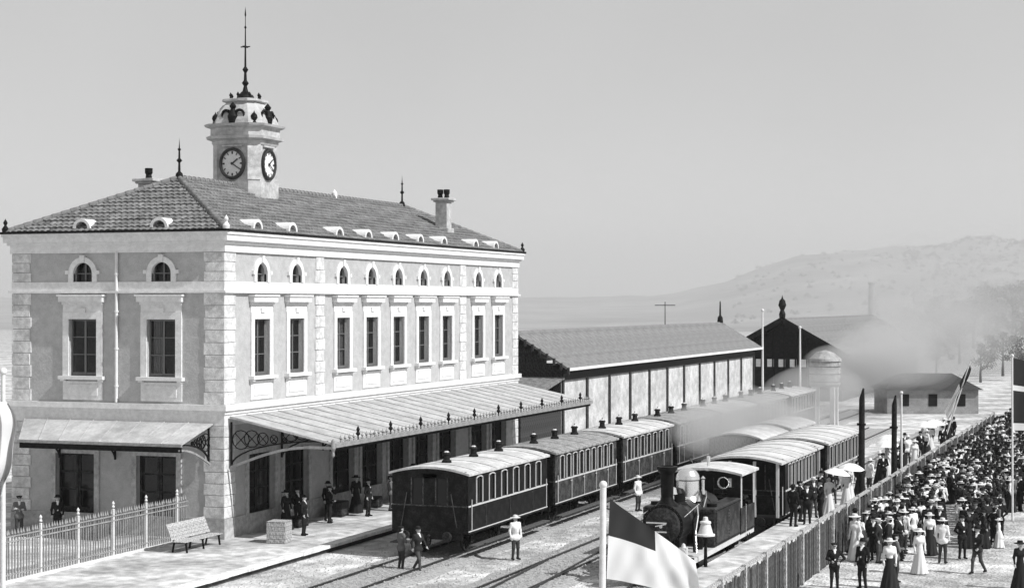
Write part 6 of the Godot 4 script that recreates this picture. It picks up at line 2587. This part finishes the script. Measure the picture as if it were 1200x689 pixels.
	# beside the carriages
	for q in [[-24.6, -84.5, 5, "man in white shirt and straw hat beside the second carriage"], [-24.9, -96.0, 2, "man in dark suit walking beside the third carriage"], [-24.7, -101.0, 0, "man in black suit standing beside the third carriage"]]:
		person(q[2], Vector3(q[0], 0.0, q[1]), 1.2, q[3])
	# the crowd on the road: dense, thinning towards the front, with open ground at two places
	var placed := []
	var tries := 0
	while placed.size() < 232 and tries < 60000:
		tries += 1
		var z := -71.0 - pow(rng_p.randf(), 0.9) * 27.0
		var p := Vector3(rng_p.randf_range(-12.2, 3.0), 0, z)
		if not crowd_spot(p, placed):
			continue
		placed.append(p)
		var kd := crowd_kind(p)
		var small := placed.size() % 17 == 5
		var what: String = protos[kd].desc
		if small:
			kd = [5, 12, 9][placed.size() % 3]
			what = ["child in white shirt and straw hat", "child in dark suit and boater", "child in white dress and wide hat"][placed.size() % 3]
		var who := person(kd, p, rng_p.randf() * TAU, what + " in the road crowd", "crowd on the road beyond the plank fence", rng_p.randf_range(0.62, 0.74) if small else rng_p.randf_range(0.9, 1.06))
		who.rotation.x = rng_p.randf_range(-0.05, 0.07)
		who.rotation.z = rng_p.randf_range(-0.05, 0.05)
	# far back the heads run together
	var far := []
	tries = 0
	while far.size() < 1600 and tries < 60000:
		tries += 1
		var p := Vector3(rng_p.randf_range(-12.2, 14.0), 0, -97.5 - rng_p.randf() * 140.0)
		if crowd_spot(p, far):
			far.append(p)
	var mass := Node3D.new()
	mass.name = "far_crowd"
	add_child(mass)
	tag(mass, "far end of the crowd on the road where heads run together", "crowd", "", "stuff")
	for kd in [0, 1, 3, 2, 8, 5, 13]:
		var mine := []
		for p in far:
			if int(absf(p.x * 37.0 + p.z * 11.0)) % 7 == [0, 1, 3, 2, 8, 5, 13].find(kd):
				mine.append(Transform3D(Basis(Vector3.UP, rng_p.randf() * TAU).scaled(Vector3.ONE * rng_p.randf_range(0.93, 1.06)), p))
		for me in [protos[kd].body, protos[kd].hat]:
			var mm := MultiMesh.new()
			mm.transform_format = MultiMesh.TRANSFORM_3D
			mm.mesh = me
			mm.instance_count = mine.size()
			for i in mine.size():
				mm.set_instance_transform(i, mine[i])
			var mi := MultiMeshInstance3D.new()
			mi.multimesh = mm
			mi.name = "figures"
			mass.add_child(mi, true)
			mi.name = fix(mi, "figures")
			mi.set_meta("kind", "stuff")

func crowd_spot(p: Vector3, placed: Array) -> bool:
	var zc := -p.x * sin(YAW) - p.z * cos(YAW)
	var px := 600.0 + FOC * (p.x * cos(YAW) - p.z * sin(YAW)) / zc
	var py := 355.0 + FOC * CAM_H / zc
	if px > 1212.0 or px < 990.0:
		return false
	# open ground
	if py > 600.0 and px > 1172.0:
		return false
	if py > 642.0 and px > 1060.0:
		return false
	if py > 640.0 and rng_p.randf() < 0.6:
		return false
	if px > 1104.0 and px < 1128.0 and py > 590.0:
		return false
	for q in placed:
		if (q - p).length_squared() < 0.34:
			return false
	return true

func crowd_kind(p: Vector3) -> int:
	var light := 0.16 if p.x > -9.0 else 0.36
	if rng_p.randf() < light:
		return [5, 9, 6, 12, 10, 12, 7, 5, 12, 12, 10, 5, 6, 5, 10, 12, 5, 6, 5, 7][rng_p.randi() % 20]
	return [0, 1, 2, 3, 8, 0, 3, 8, 4, 13][rng_p.randi() % 10]

func steam() -> void:
	# steam drifting low over the yard and thickening over the far end: many small overlapping puffs
	var rng := RandomNumberGenerator.new()
	rng.seed = 404
	# [pixel x, pixel y, depth, spread in pixels x and y, radius in metres, density, count]
	var banks := [[1006, 434, 168.0, 30, 18, 1.7, 0.045, 24], [1045, 424, 165.0, 42, 28, 2.6, 0.028, 28], [1095, 408, 200.0, 55, 30, 5.0, 0.013, 16], [885, 500, 106.0, 55, 12, 2.0, 0.055, 16], [832, 508, 98.0, 18, 8, 1.5, 0.06, 7], [1130, 400, 260.0, 70, 30, 16.0, 0.004, 7], [965, 464, 140.0, 16, 12, 2.4, 0.05, 6]]
	var hz := FogVolume.new()
	hz.shape = RenderingServer.FOG_VOLUME_SHAPE_BOX
	hz.size = Vector3(2600, 38, 540)
	var hm := FogMaterial.new()
	hm.density = 0.0024
	hm.albedo = grey(0.95)
	hz.material = hm
	hz.name = "distant_haze"
	add_child(hz)
	hz.position = Vector3(-300, 19, -545)
	tag(hz, "pale haze lying before the distant hills", "haze", "", "stuff")
	var i := 0
	for q in banks:
		for k in q[7]:
			var f := FogVolume.new()
			f.shape = RenderingServer.FOG_VOLUME_SHAPE_ELLIPSOID
			var r: float = q[5] * rng.randf_range(0.7, 1.35)
			f.size = Vector3(r * 2.6, r * 1.5, r * 2.4)
			var m := FogMaterial.new()
			m.density = q[6]
			m.albedo = grey(0.95)
			f.material = m
			f.name = "steam_puff" if i == 0 else "steam_puff_%03d" % i
			add_child(f)
			var p := at_depth(q[0] + rng.randf_range(-1, 1) * q[3], q[1] + rng.randf_range(-1, 1) * q[4], q[2] * rng.randf_range(0.93, 1.07))
			p.y = maxf(p.y, r * 0.5 + 0.6)
			f.position = p
			tag(f, "thin pale steam drifting over the yard and trains", "steam", "steam over the yard", "stuff")
			i += 1
